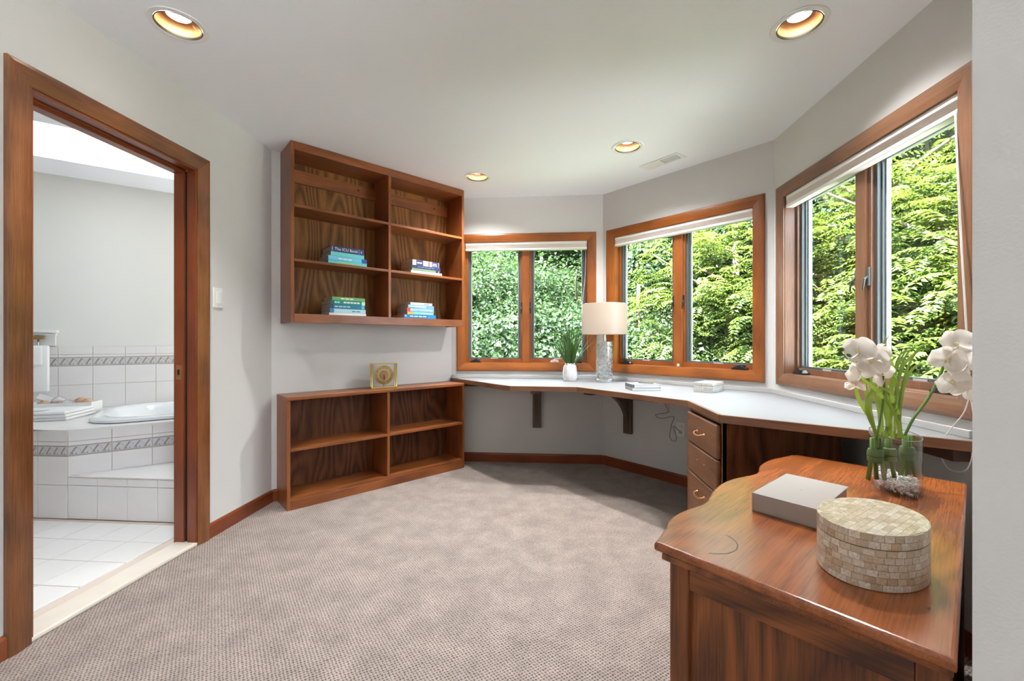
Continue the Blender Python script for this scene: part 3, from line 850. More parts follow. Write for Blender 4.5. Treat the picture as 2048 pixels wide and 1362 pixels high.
# bathtub
tb = setp(empty('bathtub', (tub_c.x, tub_c.y, DK), math.atan2(BU.y, BU.x)), 'white drop-in bathtub set in the tiled platform', 'bathtub')
bm = bmesh.new()
levels = [(0.625, 0.455, 0.24, 0.005), (0.625, 0.455, 0.24, 0.022), (0.61, 0.44, 0.24, 0.030), (0.56, 0.39, 0.25, 0.030), (0.535, 0.365, 0.25, 0.015), (0.49, 0.33, 0.25, -0.12), (0.42, 0.28, 0.24, -0.33), (0.32, 0.20, 0.18, -0.38), (0.16, 0.10, 0.09, -0.385)]
rings = []
for hx, hy, r, z in levels: rings.append([bm.verts.new((p[0], p[1], z)) for p in rrect(hx, hy, r)])
for a, b in zip(rings, rings[1:]):
    n = len(a)
    for i in range(n): bm.faces.new((a[i], a[(i+1) % n], b[(i+1) % n], b[i]))
bm.faces.new(rings[-1])
o = finish(bm, 'tub_shell', 'acrylic', tb, smooth=True); sharp(o, 50)
lathe('drain', [(0.03, 0.0), (0.028, 0.004), (0.0, 0.004)], 'chrome', tb, n=20, loc=(0.25, 0, -0.384))

# white framed ledge and towel bar at the left of the tub, towels and soaps
def bpz(s, n, z): p = bp(s, n); return (p[0], p[1], z)
RB = math.atan2(BU.y, BU.x)
t = setp(empty('wall_ledge', bpz(-0.12, 0, 0), RB), 'white moulded wall ledge behind the hanging towel', 'ledge')
box('shelf', (-0.75, -0.075, 1.178), (0.305, -0.001, 1.20), 'white_paint', t, bev=0.004)
box('apron', (-0.74, -0.03, 1.075), (0.29, -0.001, 1.178), 'white_paint', t, bev=0.003)
box('moulding', (-0.745, -0.045, 1.155), (0.298, -0.002, 1.178), 'white_paint', t, bev=0.008)
t = setp(empty('towel_bar', bpz(0.025, 0, 1.115), RB), 'short metal towel bar on the bathroom wall', 'towel bar')
for x in (-0.40, 0.06):
    box('bracket', (x-0.03, -0.085, 0.012), (x+0.03, -0.03, 0.036), 'brass_dark', t, bev=0.003)
tube('rod', [(-0.40, -0.075, -0.055), (0.10, -0.075, -0.055)], 0.008, 'chrome', t)
for x in (-0.40, 0.06): tube('post', [(x, -0.06, 0.015), (x, -0.075, -0.055)], 0.006, 'chrome', t)
def folded_panel(name, w, h, th, parent, loc, mat='towel', z_hem=0.03):
    bm = bmesh.new(); bm_box(bm, (-w/2, -th, -h), (w/2, 0, 0), 0.012, 3)
    o = finish(bm, name, mat, parent, loc=loc, smooth=True); return o
t = setp(empty('hanging_towel', bpz(-0.03, -0.075, 1.07), RB), 'white waffle towel hanging on the bathroom towel bar', 'towel')
folded_panel('bath_towel', 0.36, 0.36, 0.036, t, (0, 0.0, 0.010))
folded_panel('hand_towel', 0.30, 0.15, 0.020, t, (0.0, -0.034, 0.006))
t = setp(empty('folded_towel', (-3.60, 2.74, DK), R(20)), 'folded white towel lying on the tub platform', 'towel')
for k in range(3):
    bm = bmesh.new(); bm_box(bm, (-0.24+0.004*k, -0.15, 0.022*k), (0.24-0.006*k, 0.15, 0.022*k+0.021), 0.009, 3)
    finish(bm, 'fold', 'towel', t, smooth=True)
box('label_band', (-0.02, -0.12, 0.066), (0.09, -0.06, 0.068), 'light_metal', t)
t = setp(empty('soap_tray', (-3.62, 2.86, DK), R(24)), 'white tray heaped with rolled cloths and soap roses', 'tray')
boxes('tray', [((-0.2, -0.005, 0.0), (0.2, 0.14, 0.008)), ((-0.2, -0.005, 0.008), (0.2, 0.005, 0.09)), ((-0.2, 0.13, 0.008), (0.2, 0.14, 0.09)), ((-0.2, 0.005, 0.008), (-0.19, 0.13, 0.09)), ((0.19, 0.005, 0.008), (0.2, 0.13, 0.09))], 'white_paint', t)
def rose(parent, loc, r, mat):
    bm = bmesh.new()
    for k in range(4):
        rr = r*(1-0.22*k); n = 12
        prof = [(rr*0.7, 0.0), (rr, r*0.5), (rr*0.86, r*(0.8+0.12*k))]
        bm_lathe(bm, prof, n, sx=1, sy=0.9+0.05*k, ang=k)
    return finish(bm, 'soap_rose', mat, parent, loc=loc, smooth=True)
for k, (x, y, z, r, m_) in enumerate([(-0.10, 0.05, 0.07, 0.036, 'soap_peach'), (-0.04, 0.08, 0.085, 0.040, 'soap_white'), (0.03, 0.05, 0.07, 0.034, 'soap_white'), (0.10, 0.07, 0.08, 0.036, 'soap_peach'), (0.15, 0.05, 0.075, 0.034, 'soap_peach'), (-0.01, 0.04, 0.06, 0.033, 'soap_peach')]):
    rose(t, (x, y, z), r, m_)
box('soap_card', (-0.19, 0.02, 0.07), (-0.10, 0.03, 0.11), 'soap_white', t, rot=(R(-25), R(25), 0))
t = lathe('bottle', [(0.022, 0.0), (0.024, 0.01), (0.024, 0.10), (0.010, 0.115), (0.010, 0.14), (0.0, 0.14)], 'soap_white', None, n=20, loc=bpz(-0.30, -0.04, 1.2006))
setp(t, 'small pale bottle standing on the bathroom wall ledge', 'bottle')

# ================================================================== BOOKCASES ON THE ANGLED WALL
BR = math.atan2(0.7295, 0.684)
BO = (-1.9, 2.79)
FR = -0.262             # local y of the bookcase fronts
def bookcase(name, x0, x1, z0, z1, shelves, rails, label, cat, toekick):
    t = setp(empty(name, (BO[0], BO[1], 0), BR), label, cat)
    th = 0.021; yb = -0.003
    mid = (x0+x1)/2
    for x in (x0, x1-th): box('side_panel', (x, FR, z0), (x+th, yb, z1), 'oak', t, bev=0.0015, grain='z')
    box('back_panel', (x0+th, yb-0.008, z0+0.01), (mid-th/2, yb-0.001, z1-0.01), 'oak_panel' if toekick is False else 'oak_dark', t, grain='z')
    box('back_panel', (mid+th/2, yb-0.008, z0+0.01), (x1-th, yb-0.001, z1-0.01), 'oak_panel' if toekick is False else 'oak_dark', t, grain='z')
    zb, zt = rails
    box('divider', (mid-th/2, FR+0.002, zb), (mid+th/2, yb-0.001, zt), 'oak', t, bev=0.0015, grain='z')
    for z in shelves:
        for a, b in ((x0+th, mid-th/2), (mid+th/2, x1-th)):
            box('shelf', (a, FR+0.001, z-0.019), (b, yb-0.008, z), 'oak', t, bev=0.0015, grain='x')
    return t, th, mid
# upper, hung under the ceiling
U0, U1 = 0.055, 1.448
t, th, mid = bookcase('wall_bookcase', U0, U1, 1.24, 2.436, (2.024, 1.662), (1.297, 2.385), 'oak wall bookcase with six open bays hung below the ceiling', 'bookcase', False)
box('bottom_panel', (U0+th, FR+0.019, 1.278), (U1-th, -0.011, 1.297), 'oak', t, grain='x')
box('top_panel', (U0+th, FR+0.019, 2.385), (U1-th, -0.011, 2.404), 'oak', t, grain='x')
box('bottom_rail', (U0+th, FR-0.001, 1.238), (U1-th, FR+0.019, 1.297), 'oak', t, bev=0.0015, grain='x')
box('top_rail', (U0+th, FR-0.001, 2.382), (U1-th, FR+0.019, 2.436), 'oak', t, bev=0.0015, grain='x')
for a, b in ((U0+th, mid-th/2), (mid+th/2, U1-th)):
    hr = box('hanging_rail', (a, -0.030, 2.245), (b, -0.011, 2.335), 'oak', t, bev=0.001, grain='x')
    for x in (a+0.05, b-0.14): lathe('screw', [(0.007, 0), (0.006, 0.002), (0.0, 0.002)], 'dark', hr, n=10, loc=(x, -0.0305, 2.295), rot=(R(90), 0, 0))
# lower
L0, L1 = 0.032, 1.452
t, th, mid = bookcase('low_bookcase', L0, L1, 0.0, 0.722, (0.402,), (0.078, 0.722), 'low oak bookcase with four empty bays standing on the carpet', 'bookcase', True)
box('top_panel', (L0-0.001, FR-0.003, 0.722), (L1+0.001, -0.003, 0.745), 'oak', t, bev=0.003, grain='x')
box('bottom_panel', (L0+th, FR+0.002, 0.058), (L1-th, -0.011, 0.078), 'oak', t, grain='x')
box('toe_rail', (L0+th, FR-0.001, 0.0), (L1-th, FR+0.019, 0.060), 'oak', t, bev=0.0015, grain='x')

# ================================================================== BOOKS
BOOKN = [0]
def book(stack, s, z, L, depth, thick, col, label, title=None, bands=(), marks=(), dy=0.0, hard=False, grp='books on the wall bookcase'):
    """lies flat with its spine toward the room; s = local x of the left end"""
    BOOKN[0] += 1
    v = Vector((math.cos(BR), math.sin(BR))); nrm = Vector((-math.sin(BR), math.cos(BR)))
    y = -0.252+dy
    p = Vector(BO)+v*(s+L/2)+nrm*y
    t = setp(empty('book', (p.x, p.y, z+0.0004), BR+R(random.uniform(-1.5, 1.5))), label, 'book', grp)
    nm = 'book_cover_%d' % BOOKN[0]
    plain(nm, col, 0.45)
    c = 0.002 if not hard else 0.003
    ov = 0.0 if not hard else 0.003
    # cover: two boards and the spine
    boxes('cover', [((-L/2, 0, 0), (L/2, depth, c)), ((-L/2, 0, thick-c), (L/2, depth, thick)), ((-L/2, 0, c), (L/2, c, thick-c))], nm, t, bev=0.0006)
    box('pages', (-L/2+ov+0.0006, c, c), (L/2-ov-0.0006, depth-ov-0.001, thick-c), 'paper', t)
    k = 0
    for (a, b, cc) in bands:
        k += 1
        plain(nm+'_band%d' % k, cc, 0.45)
        box('spine_panel', (-L/2+a*L, -0.0006, 0.0008), (-L/2+b*L, 0.0, thick-0.0008), nm+'_band%d' % k, t)
    if title:
        txt, size, tx, mm = title
        if mm not in MATS: plain(mm, {'ink_gold': (0.78, 0.70, 0.52, 1), 'ink_white': (0.85, 0.87, 0.88, 1)}[mm], 0.5)
        link('title', text_mesh(txt, size), t, (-L/2+tx*L, -0.0010, thick*0.5), (R(90), 0, 0), mat=mm)
    for (a, b, h0, h1, cc) in marks:
        k += 1
        mn = nm+'_mark%d' % k
        plain(mn, cc, 0.5)
        box('spine_print', (-L/2+a*L, -0.0011, thick*h0), (-L/2+b*L, -0.0005, thick*h1), mn, t)
    return t

WHT = (0.80, 0.80, 0.78, 1)
def stackup(items, z):
    for it in items:
        book(None, it['s'], z, it['L'], it['d'], it['t'], it['c'], it['label'], it.get('title'), it.get('bands', ()), it.get('marks', ()), it.get('dy', 0), it.get('hard', False), it['g'])
        z += it['t']+0.0006
def words_marks(a, b, n, h0, h1, c):
    out = []; w = (b-a)/n
    for i in range(n): out.append((a+w*i, a+w*(i+0.82), h0, h1, c))
    return out
g1 = 'books in the middle left bay'
stackup([
    dict(s=0.296, L=0.277, d=0.19, t=0.022, c=srgb(95, 200, 205), label='thin aqua book with a green and yellow band, lowest under the navy book', marks=words_marks(0.22, 0.8, 6, 0.12, 0.42, srgb(190, 205, 90)), g=g1),
    dict(s=0.296, L=0.278, d=0.19, t=0.030, c=srgb(112, 198, 228), label='sky blue book with a dark blue end panel on its spine', bands=((0.86, 1.0, srgb(30, 80, 165)),), marks=words_marks(0.25, 0.62, 3, 0.3, 0.6, WHT), g=g1),
    dict(s=0.314, L=0.240, d=0.18, t=0.029, c=srgb(105, 205, 205), label='pale turquoise book lying directly under the navy book', bands=((0.0, 0.012, WHT),), g=g1),
    dict(s=0.312, L=0.241, d=0.175, t=0.039, c=srgb(48, 56, 118), label='thick navy book titled The ICU Book, topmost of its stack', title=('The ICU Book', 0.028, 0.46, 'ink_gold'), bands=((0.82, 0.86, srgb(95, 100, 160)),), marks=((0.045, 0.055, 0.15, 0.85, WHT), (0.90, 0.925, 0.35, 0.6, WHT)), hard=True, g=g1),
], 1.662)
g2 = 'books in the bottom left bay'
stackup([
    dict(s=0.303, L=0.264, d=0.19, t=0.016, c=(0.82, 0.81, 0.79, 1), label='slim white book at the bottom of the green and blue stack', g=g2),
    dict(s=0.308, L=0.256, d=0.185, t=0.029, c=srgb(175, 215, 228), label='pale blue book with a darker blue square on its spine', bands=((0.0, 0.11, srgb(50, 120, 175)),), marks=words_marks(0.60, 0.86, 2, 0.35, 0.6, srgb(80, 130, 160)), g=g2),
    dict(s=0.309, L=0.250, d=0.185, t=0.030, c=srgb(30, 118, 148), label='deep teal-blue book in the middle of the green and blue stack', bands=((0.0, 0.09, srgb(25, 60, 100)), (0.90, 0.97, srgb(110, 180, 200))), marks=words_marks(0.13, 0.58, 4, 0.35, 0.65, srgb(170, 205, 210)), g=g2),
    dict(s=0.312, L=0.252, d=0.19, t=0.029, c=srgb(0, 140, 125), label='teal green book with white capitals, second from the top of its stack', bands=((0.0, 0.10, srgb(5, 90, 95)), (0.89, 0.98, srgb(205, 220, 200))), marks=words_marks(0.36, 0.84, 5, 0.35, 0.68, WHT)+words_marks(0.10, 0.26, 2, 0.3, 0.7, srgb(150, 215, 205)), g=g2),
    dict(s=0.322, L=0.237, d=0.17, t=0.023, c=srgb(108, 165, 100), label='leaf green book on top of the teal stack', marks=words_marks(0.26, 0.66, 3, 0.35, 0.65, srgb(225, 235, 200)), g=g2),
], 1.2974)
g3 = 'books in the middle right bay'
stackup([
    dict(s=0.940, L=0.285, d=0.19, t=0.020, c=(0.82, 0.81, 0.79, 1), label='slim white book under the navy paperbacks', g=g3),
    dict(s=0.946, L=0.262, d=0.185, t=0.018, c=srgb(120, 150, 110), label='thin green book with a black end, above the white book', bands=((0.84, 1.0, srgb(35, 35, 50)),), marks=((0.93, 0.96, 0.3, 0.7, WHT),), g=g3),
    dict(s=0.946, L=0.264, d=0.185, t=0.024, c=srgb(48, 50, 105), label='dark violet-blue book second from the top of its stack', marks=words_marks(0.2, 0.8, 5, 0.4, 0.65, srgb(120, 125, 165)), g=g3),
    dict(s=0.950, L=0.250, d=0.185, t=0.043, c=srgb(222, 214, 200), label='thick cream and navy book, topmost beside the divider', bands=((0.13, 0.39, srgb(48, 60, 105)), (0.73, 0.98, srgb(58, 66, 115)), (0.58, 0.64, srgb(150, 105, 85))), marks=words_marks(0.16, 0.36, 2, 0.35, 0.6, WHT)+words_marks(0.76, 0.93, 1, 0.55, 0.7, WHT)+words_marks(0.75, 0.95, 1, 0.25, 0.4, WHT), g=g3),
], 1.662)
g4 = 'books in the bottom right bay'
stackup([
    dict(s=0.874, L=0.292, d=0.20, t=0.029, c=srgb(20, 118, 178), label='bright blue book at the bottom of the beach-coloured stack', bands=((0.74, 1.0, srgb(30, 140, 210)),), marks=words_marks(0.18, 0.72, 4, 0.38, 0.66, srgb(215, 230, 215))+[(0.04, 0.08, 0.4, 0.7, WHT)], g=g4),
    dict(s=0.905, L=0.240, d=0.18, t=0.020, c=srgb(130, 205, 195), label='thin aqua book with an orange end on its spine', bands=((0.0, 0.2, srgb(245, 175, 75)),), marks=words_marks(0.5, 0.92, 4, 0.3, 0.6, WHT), g=g4),
    dict(s=0.903, L=0.245, d=0.18, t=0.032, c=srgb(125, 185, 220), label='pale blue book with a red square and white capitals on its spine', bands=((0.0, 0.12, srgb(225, 70, 55)),), title=('BEACH READ', 0.0235, 0.40, 'ink_white'), marks=words_marks(0.68, 0.95, 2, 0.35, 0.65, srgb(225, 235, 240)), g=g4),
    dict(s=0.912, L=0.236, d=0.18, t=0.022, c=srgb(160, 205, 215), label='pale cyan book second from the top of the beach-coloured stack', bands=((0.70, 0.97, srgb(120, 165, 215)),), marks=words_marks(0.1, 0.66, 4, 0.3, 0.6, srgb(215, 232, 235)), g=g4),
    dict(s=0.930, L=0.204, d=0.17, t=0.021, c=srgb(205, 215, 222), label='small whitish book on top of the beach-coloured stack', marks=words_marks(0.62, 0.86, 2, 0.35, 0.6, srgb(110, 130, 170)), g=g4),
], 1.2974)

# ================================================================== MANTEL CLOCK
v = Vector((math.cos(BR), math.sin(BR))); nr = Vector((-math.sin(BR), math.cos(BR)))
p = Vector(BO)+v*0.742+nr*-0.175
t = setp(empty('mantel_clock', (p.x, p.y, 0.7454), BR-R(12)), 'brass mantel clock with a see-through dial on the low bookcase', 'clock')
box('base', (-0.100, -0.034, 0.0), (0.100, 0.034, 0.014), 'brass', t, bev=0.003)
box('top_plate', (-0.098, -0.032, 0.190), (0.098, 0.032, 0.197), 'brass', t, bev=0.002)
for x in (-0.092, 0.092):
    for y in (-0.026, 0.026): lathe('column', [(0.007, 0.014), (0.0055, 0.02), (0.0055, 0.184), (0.007, 0.190)], 'brass', t, n=14, loc=(x, y, 0))
for y in (-0.030, 0.028): box('pane', (-0.085, y, 0.014), (0.085, y+0.002, 0.190), 'vase_glass', t)
def annulus(name, r0, r1, y0, y1, mat, parent, loc, n=48):
    return lathe(name, [(r0, y0), (r1, y0), (r1, y1), (r0, y1), (r0, y0)], mat, parent, n=n, loc=loc, rot=(R(90), 0, 0), smooth=False)
dial = annulus('dial_ring', 0.046, 0.074, 0.0, 0.004, 'brass', t, (0, -0.008, 0.104))
lathe('dial_centre', [(0.0, 0.0), (0.039, 0.0), (0.039, 0.004), (0.0, 0.004)], 'brass_dark', t, n=40, loc=(0, -0.008, 0.104), rot=(R(90), 0, 0), smooth=False)
roman = ['XII', 'I', 'II', 'III', 'IIII', 'V', 'VI', 'VII', 'VIII', 'IX', 'X', 'XI']
plain('ink_brown', (0.16, 0.085, 0.03, 1), 0.5)
for i, s_ in enumerate(roman):
    a = R(-30*i)
    link('numeral', text_mesh(s_, 0.016), dial, (0.060*math.sin(-a), 0.060*math.cos(a), 0.0046), (0, 0, a), mat='ink_brown')
box('hour_hand', (-0.0025, -0.0145, 0.070), (0.0025, -0.0135, 0.104), 'dark', t)
box('minute_hand', (-0.0015, -0.0135, -0.055), (0.0015, -0.0125, 0.0), 'brass', t, loc=(0, 0, 0.104), rot=(0, R(-14), 0))
box('dial_support', (-0.004, -0.006, 0.014), (0.004, 0.000, 0.066), 'brass', t)

# ================================================================== DESK ALONG THE WINDOWS
DZ = 0.773; DT = 0.038
FRONT = [(-0.872, 3.868), (-0.268, 3.205), (0.234, 3.175), (0.824, 2.503), (0.816, 2.042), (1.488, 1.556)]
BACK = [(1.494, 1.556), (1.494, 2.910), (0.512, 3.874), (-0.868, 3.874)]
desk = setp(empty('built_in_desk', (0, 0, 0)), 'long white-topped desk with an oak edge running below the windows', 'desk')
prism('worktop', FRONT+BACK, DZ-0.034, DZ, 'laminate', desk)
for a, b in zip(FRONT, FRONT[1:]):
    a, b = Vector(a), Vector(b); L_ = (b-a).length
    box('edge_band', (-0.004, -0.014, 0), (L_+0.004, -0.0005, DT), 'drawer_oak', desk, bev=0.003, grain='x', loc=(a.x, a.y, DZ-DT+0.0005), rot=(0, 0, math.atan2(b.y-a.y, b.x-a.x)))
for a, b in (((-0.868, 3.874), (0.512, 3.874)), ((0.512, 3.874), (1.494, 2.910)), ((1.494, 2.910), (1.494, 1.60))):
    a, b = Vector(a), Vector(b); L_ = (b-a).length
    box('backsplash', (0.004, -0.016, 0.0), (L_-0.004, 0.0, 0.028), 'backsplash_white', desk, bev=0.002, loc=(a.x, a.y, DZ+0.0003), rot=(0, 0, math.atan2(b.y-a.y, b.x-a.x)))
# cleat at the shelf end
boxes('cleat', [((-0.86, 3.83, DZ-0.075), (-0.45, 3.878, DZ-0.035))], 'bracket_wood', desk, grain='x')
boxes('cleat', [((1.44, 1.62, DZ-0.085), (1.498, 2.02, DZ-0.035))], 'bracket_wood', desk, grain='y')
def bracket(x, y, rz):
    b = empty('bracket', (x, y, 0), rz, desk)
    w = 0.038
    box('wall_leg', (-w, -0.036, 0.325), (w, -0.001, DZ-DT), 'bracket_wood', b, bev=0.002, grain='z')
    box('top_leg', (-w, -0.56, DZ-DT-0.036), (w, -0.037, DZ-DT+0.003), 'bracket_wood', b, bev=0.002, grain='y')
    # curved brace
    out, inn = [], []
    for i in range(15):
        a = R(90*i/14)
        # concave quarter arc from under the top leg to the foot of the wall leg
        out.append((-0.037-0.40*(1-math.sin(a)), DZ-DT-0.036-0.33*(1-math.cos(a))))
        inn.append((-0.037-0.34*(1-math.sin(a))+0.0, DZ-DT-0.036-0.33*(1-math.cos(a))+0.05*math.sin(2*a)))
    prism('brace', out+inn[::-1][1:-1], -0.018, 0.018, 'bracket_wood', b, plane='yz', grain='z')
bracket(-0.083, 3.878, 0)
bd = Vector((0.515, 3.88))+Vector(D_T)*0.275
bracket(bd.x-0.0014, bd.y-0.0014, D_R)

# drawer pedestal
t = setp(empty('drawer_cabinet', (0.83, 2.062, 0)), 'oak drawer cabinet under the desk with bail handles', 'drawer cabinet')
PW, PH = 0.44, 0.734
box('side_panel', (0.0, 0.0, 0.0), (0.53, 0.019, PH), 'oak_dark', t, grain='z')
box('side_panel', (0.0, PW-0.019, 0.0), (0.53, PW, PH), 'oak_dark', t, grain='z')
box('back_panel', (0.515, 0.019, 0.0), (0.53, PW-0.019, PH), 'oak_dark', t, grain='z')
boxes('face_frame', [((-0.002, 0.0, 0.0), (0.017, 0.022, PH)), ((-0.002, PW-0.022, 0.0), (0.017, PW, PH)), ((-0.002, 0.022, 0.718), (0.017, PW-0.022, PH)), ((-0.002, 0.022, 0.0), (0.017, PW-0.022, 0.07))], 'drawer_oak', t, grain='z')
for z0, z1, pull in ((0.552, 0.715, True), (0.392, 0.546, False), (0.075, 0.386, True)):
    dr = box('drawer', (-0.024, 0.012, z0), (-0.0035, PW-0.008, z1), 'drawer_oak', t, bev=0.007, seg=3, grain='y')
    yc = PW/2; zc = (z0+z1)/2 if pull and z0 > 0.3 else z1-0.075
    if pull:
        tube('handle', spline([(-0.024, yc-0.048, zc), (-0.040, yc-0.046, zc-0.003), (-0.048, yc-0.030, zc-0.008), (-0.050, yc, zc-0.010), (-0.048, yc+0.030, zc-0.008), (-0.040, yc+0.046, zc-0.003), (-0.024, yc+0.048, zc)], 5), 0.0048, 'copper', dr, n=10)
        for s_ in (-1, 1): lathe('rosette', [(0.0095, 0.0), (0.008, 0.004), (0.0, 0.005)], 'copper', dr, n=14, loc=(-0.0235, yc+s_*0.048, zc), rot=(0, R(-90), 0))
    else:
        for s_ in (-1, 1): lathe('screw_hole', [(0.0035, 0.0), (0.003, 0.0012), (0.0, 0.0012)], 'light_metal', dr, n=10, loc=(-0.0238, yc+s_*0.048, zc+0.01), rot=(0, R(-90), 0))

# ================================================================== THINGS ON THE DESK
# table lamp
t = setp(empty('table_lamp', (0.485, 3.563, DZ+0.0005)), 'table lamp with white drum shade and silvered glass cylinder base', 'lamp')
lathe('foot', [(0.0, 0.0), (0.072, 0.0), (0.074, 0.006), (0.072, 0.026), (0.066, 0.030), (0.0, 0.030)], 'chrome', t, n=40)
lathe('glass_body', [(0.064, 0.030), (0.066, 0.036), (0.066, 0.328), (0.064, 0.334), (0.058, 0.334), (0.058, 0.036), (0.05, 0.032), (0.0, 0.032)], 'mercury_glass', t, n=40)
lathe('cap', [(0.065, 0.334), (0.065, 0.340), (0.015, 0.344), (0.0, 0.344)], 'vase_glass', t, n=40)
lathe('neck', [(0.012, 0.340), (0.010, 0.36), (0.010, 0.40), (0.016, 0.404), (0.016, 0.45), (0.0, 0.452)], 'chrome', t, n=20)
lathe('shade', [(0.184, 0.395), (0.186, 0.397), (0.181, 0.646), (0.179, 0.648), (0.177, 0.646), (0.182, 0.399), (0.184, 0.395)], 'shade_cloth', t, n=56)
for k in range(3):
    a = 2*math.pi*k/3+0.4
    tube('shade_spoke', [(0.016*math.cos(a), 0.016*math.sin(a), 0.408), (0.181*math.cos(a), 0.181*math.sin(a), 0.404)], 0.0022, 'chrome', t, n=6)
tube('harp', spline([(0.016, 0, 0.41), (0.05, 0, 0.48), (0.05, 0, 0.58), (0.0, 0, 0.645), (-0.05, 0, 0.58), (-0.05, 0, 0.48), (-0.016, 0, 0.41)], 6), 0.0022, 'chrome', t, n=6)
lathe('finial', [(0.006, 0.645), (0.009, 0.652), (0.006, 0.66), (0.008, 0.668), (0.0, 0.676)], 'chrome', t, n=14)
lathe('bulb', [(0.012, 0.452), (0.014, 0.47), (0.030, 0.505), (0.030, 0.525), (0.018, 0.548), (0.0, 0.553)], 'lamp_bulb' if 'lamp_bulb' in MATS else emit('lamp_bulb', (1.0, 0.78, 0.52, 1), 11.0), t, n=20)

# potted grass
t = setp(empty('potted_grass', (0.205, 3.655, DZ+0.0005)), 'tall green grass plant in a white chevron-patterned pot', 'plant')
pot = lathe('pot', [(0.0, 0.0), (0.050, 0.0), (0.053, 0.004), (0.060, 0.035), (0.061, 0.07), (0.055, 0.115), (0.043, 0.145), (0.042, 0.150), (0.038, 0.150), (0.038, 0.12), (0.0, 0.118)], 'ceramic', t, n=48)
# raised chevrons
bm = bmesh.new()
def potr(z):
    pr = [(0.0, 0.050), (0.004, 0.053), (0.035, 0.060), (0.07, 0.061), (0.115, 0.055), (0.145, 0.043)]
    for (z0, r0), (z1, r1) in zip(pr, pr[1:]):
        if z0 <= z <= z1: return r0+(r1-r0)*(z-z0)/(z1-z0)
    return 0.043
for row in range(11):
    zb = 0.006+row*0.0115
    pts = []
    for i in range(49):
        a = 2*math.pi*i/48
        z = zb+(0.010 if i % 4 == 2 else 0.005 if i % 2 else 0.0)
        r = potr(min(z, 0.145))+0.0004
        pts.append((r*math.cos(a), r*math.sin(a), z))
    bm_tube(bm, pts, 0.0013, 4, cap=False)
finish(bm, 'chevron_relief', 'ceramic', pot, smooth=True)
lathe('soil', [(0.038, 0.119), (0.0, 0.123)], 'soil', t, n=24)
def blade_mesh(n, seed, spread, hmin, hmax, wid):
    rr = random.Random(seed); bm = bmesh.new()
    for k in range(n):
        a = rr.uniform(0, 2*math.pi); r0 = 0.030*math.sqrt(rr.random())
        lean = spread*rr.random()**1.2*(0.4+r0/0.03); hh = rr.uniform(hmin, hmax)*(1-0.25*lean/ max(spread, 0.01)*rr.random())
        curve = rr.uniform(0.0, 0.10)
        b0 = Vector((r0*math.cos(a), r0*math.sin(a), 0.12)); d = Vector((math.cos(a+rr.uniform(-.5, .5)), math.sin(a+rr.uniform(-.5, .5)), 0))
        side = Vector((-d.y, d.x, 0)); L = []
        m = 6
        for i in range(m+1):
            u = i/m
            c = b0+d*(lean*u+curve*u**3)+Vector((0, 0, (hh-0.12)*(u-0.10*curve*10*u**3*0.3)))
            w = wid*(1-u)**0.6+0.0003
            L.append((bm.verts.new(c-side*w+d*w*0.3), bm.verts.new(c+side*w+d*w*0.3)))
        for p_, q_ in zip(L, L[1:]): bm.faces.new((p_[0], p_[1], q_[1], q_[0]))
    return bm
setp(finish(blade_mesh(170, 3, 0.22, 0.36, 0.60, 0.0030), 'grass_blades', 'blade', t), kind='stuff')
setp(finish(blade_mesh(14, 9, 0.22, 0.20, 0.36, 0.0010), 'dry_blades', 'dry_blade', t), kind='stuff')

# notebooks and pen
na = R(8)
def notebook(loc, rz, L, Wd, th, cover, label):
    t = setp(empty('notebook', loc, rz), label, 'notebook', 'notebooks stacked on the desk')
    boxes('cover', [((0, 0, 0), (L, Wd, 0.0025)), ((0, 0, th-0.0025), (L, Wd, th)), ((0, 0, 0.0025), (0.0025, Wd, th-0.0025))], cover, t, bev=0.0006)
    box('pages', (0.003, 0.003, 0.0026), (L-0.004, Wd-0.003, th-0.0026), 'white_plastic', t)
    return t
notebook((0.585, 2.935, DZ+0.0005), na, 0.205, 0.145, 0.020, 'notebook', 'lower of two grey notebooks on the white desk')
n2 = notebook((0.590, 2.940, DZ+0.0212), na+R(2), 0.200, 0.142, 0.022, 'notebook', 'upper grey notebook with ribbon and pen on it')
box('ribbon', (0.016, -0.0006, -0.016), (0.021, 0.0, 0.0225), 'cord_white', n2)
box('binding_strip', (-0.0006, 0.0, 0.0), (0.012, 0.142, 0.0226), 'notebook_dark', n2)
t = setp(empty('pen', (0.70, 3.02, DZ+0.0500), R(-28)), 'dark metal pen lying across the grey notebooks', 'pen')
tube('barrel', [(-0.055, 0, 0), (0.045, 0, 0)], 0.0055, 'pen', t, n=12)
tube('tip', [(0.045, 0, 0), (0.058, 0, 0), (0.062, 0, 0)], [0.0055, 0.002, 0.0008], 'brass', t, n=12)
tube('clip', [(-0.05, 0, 0.0062), (-0.015, 0, 0.0070)], 0.0012, 'chrome', t, n=6)

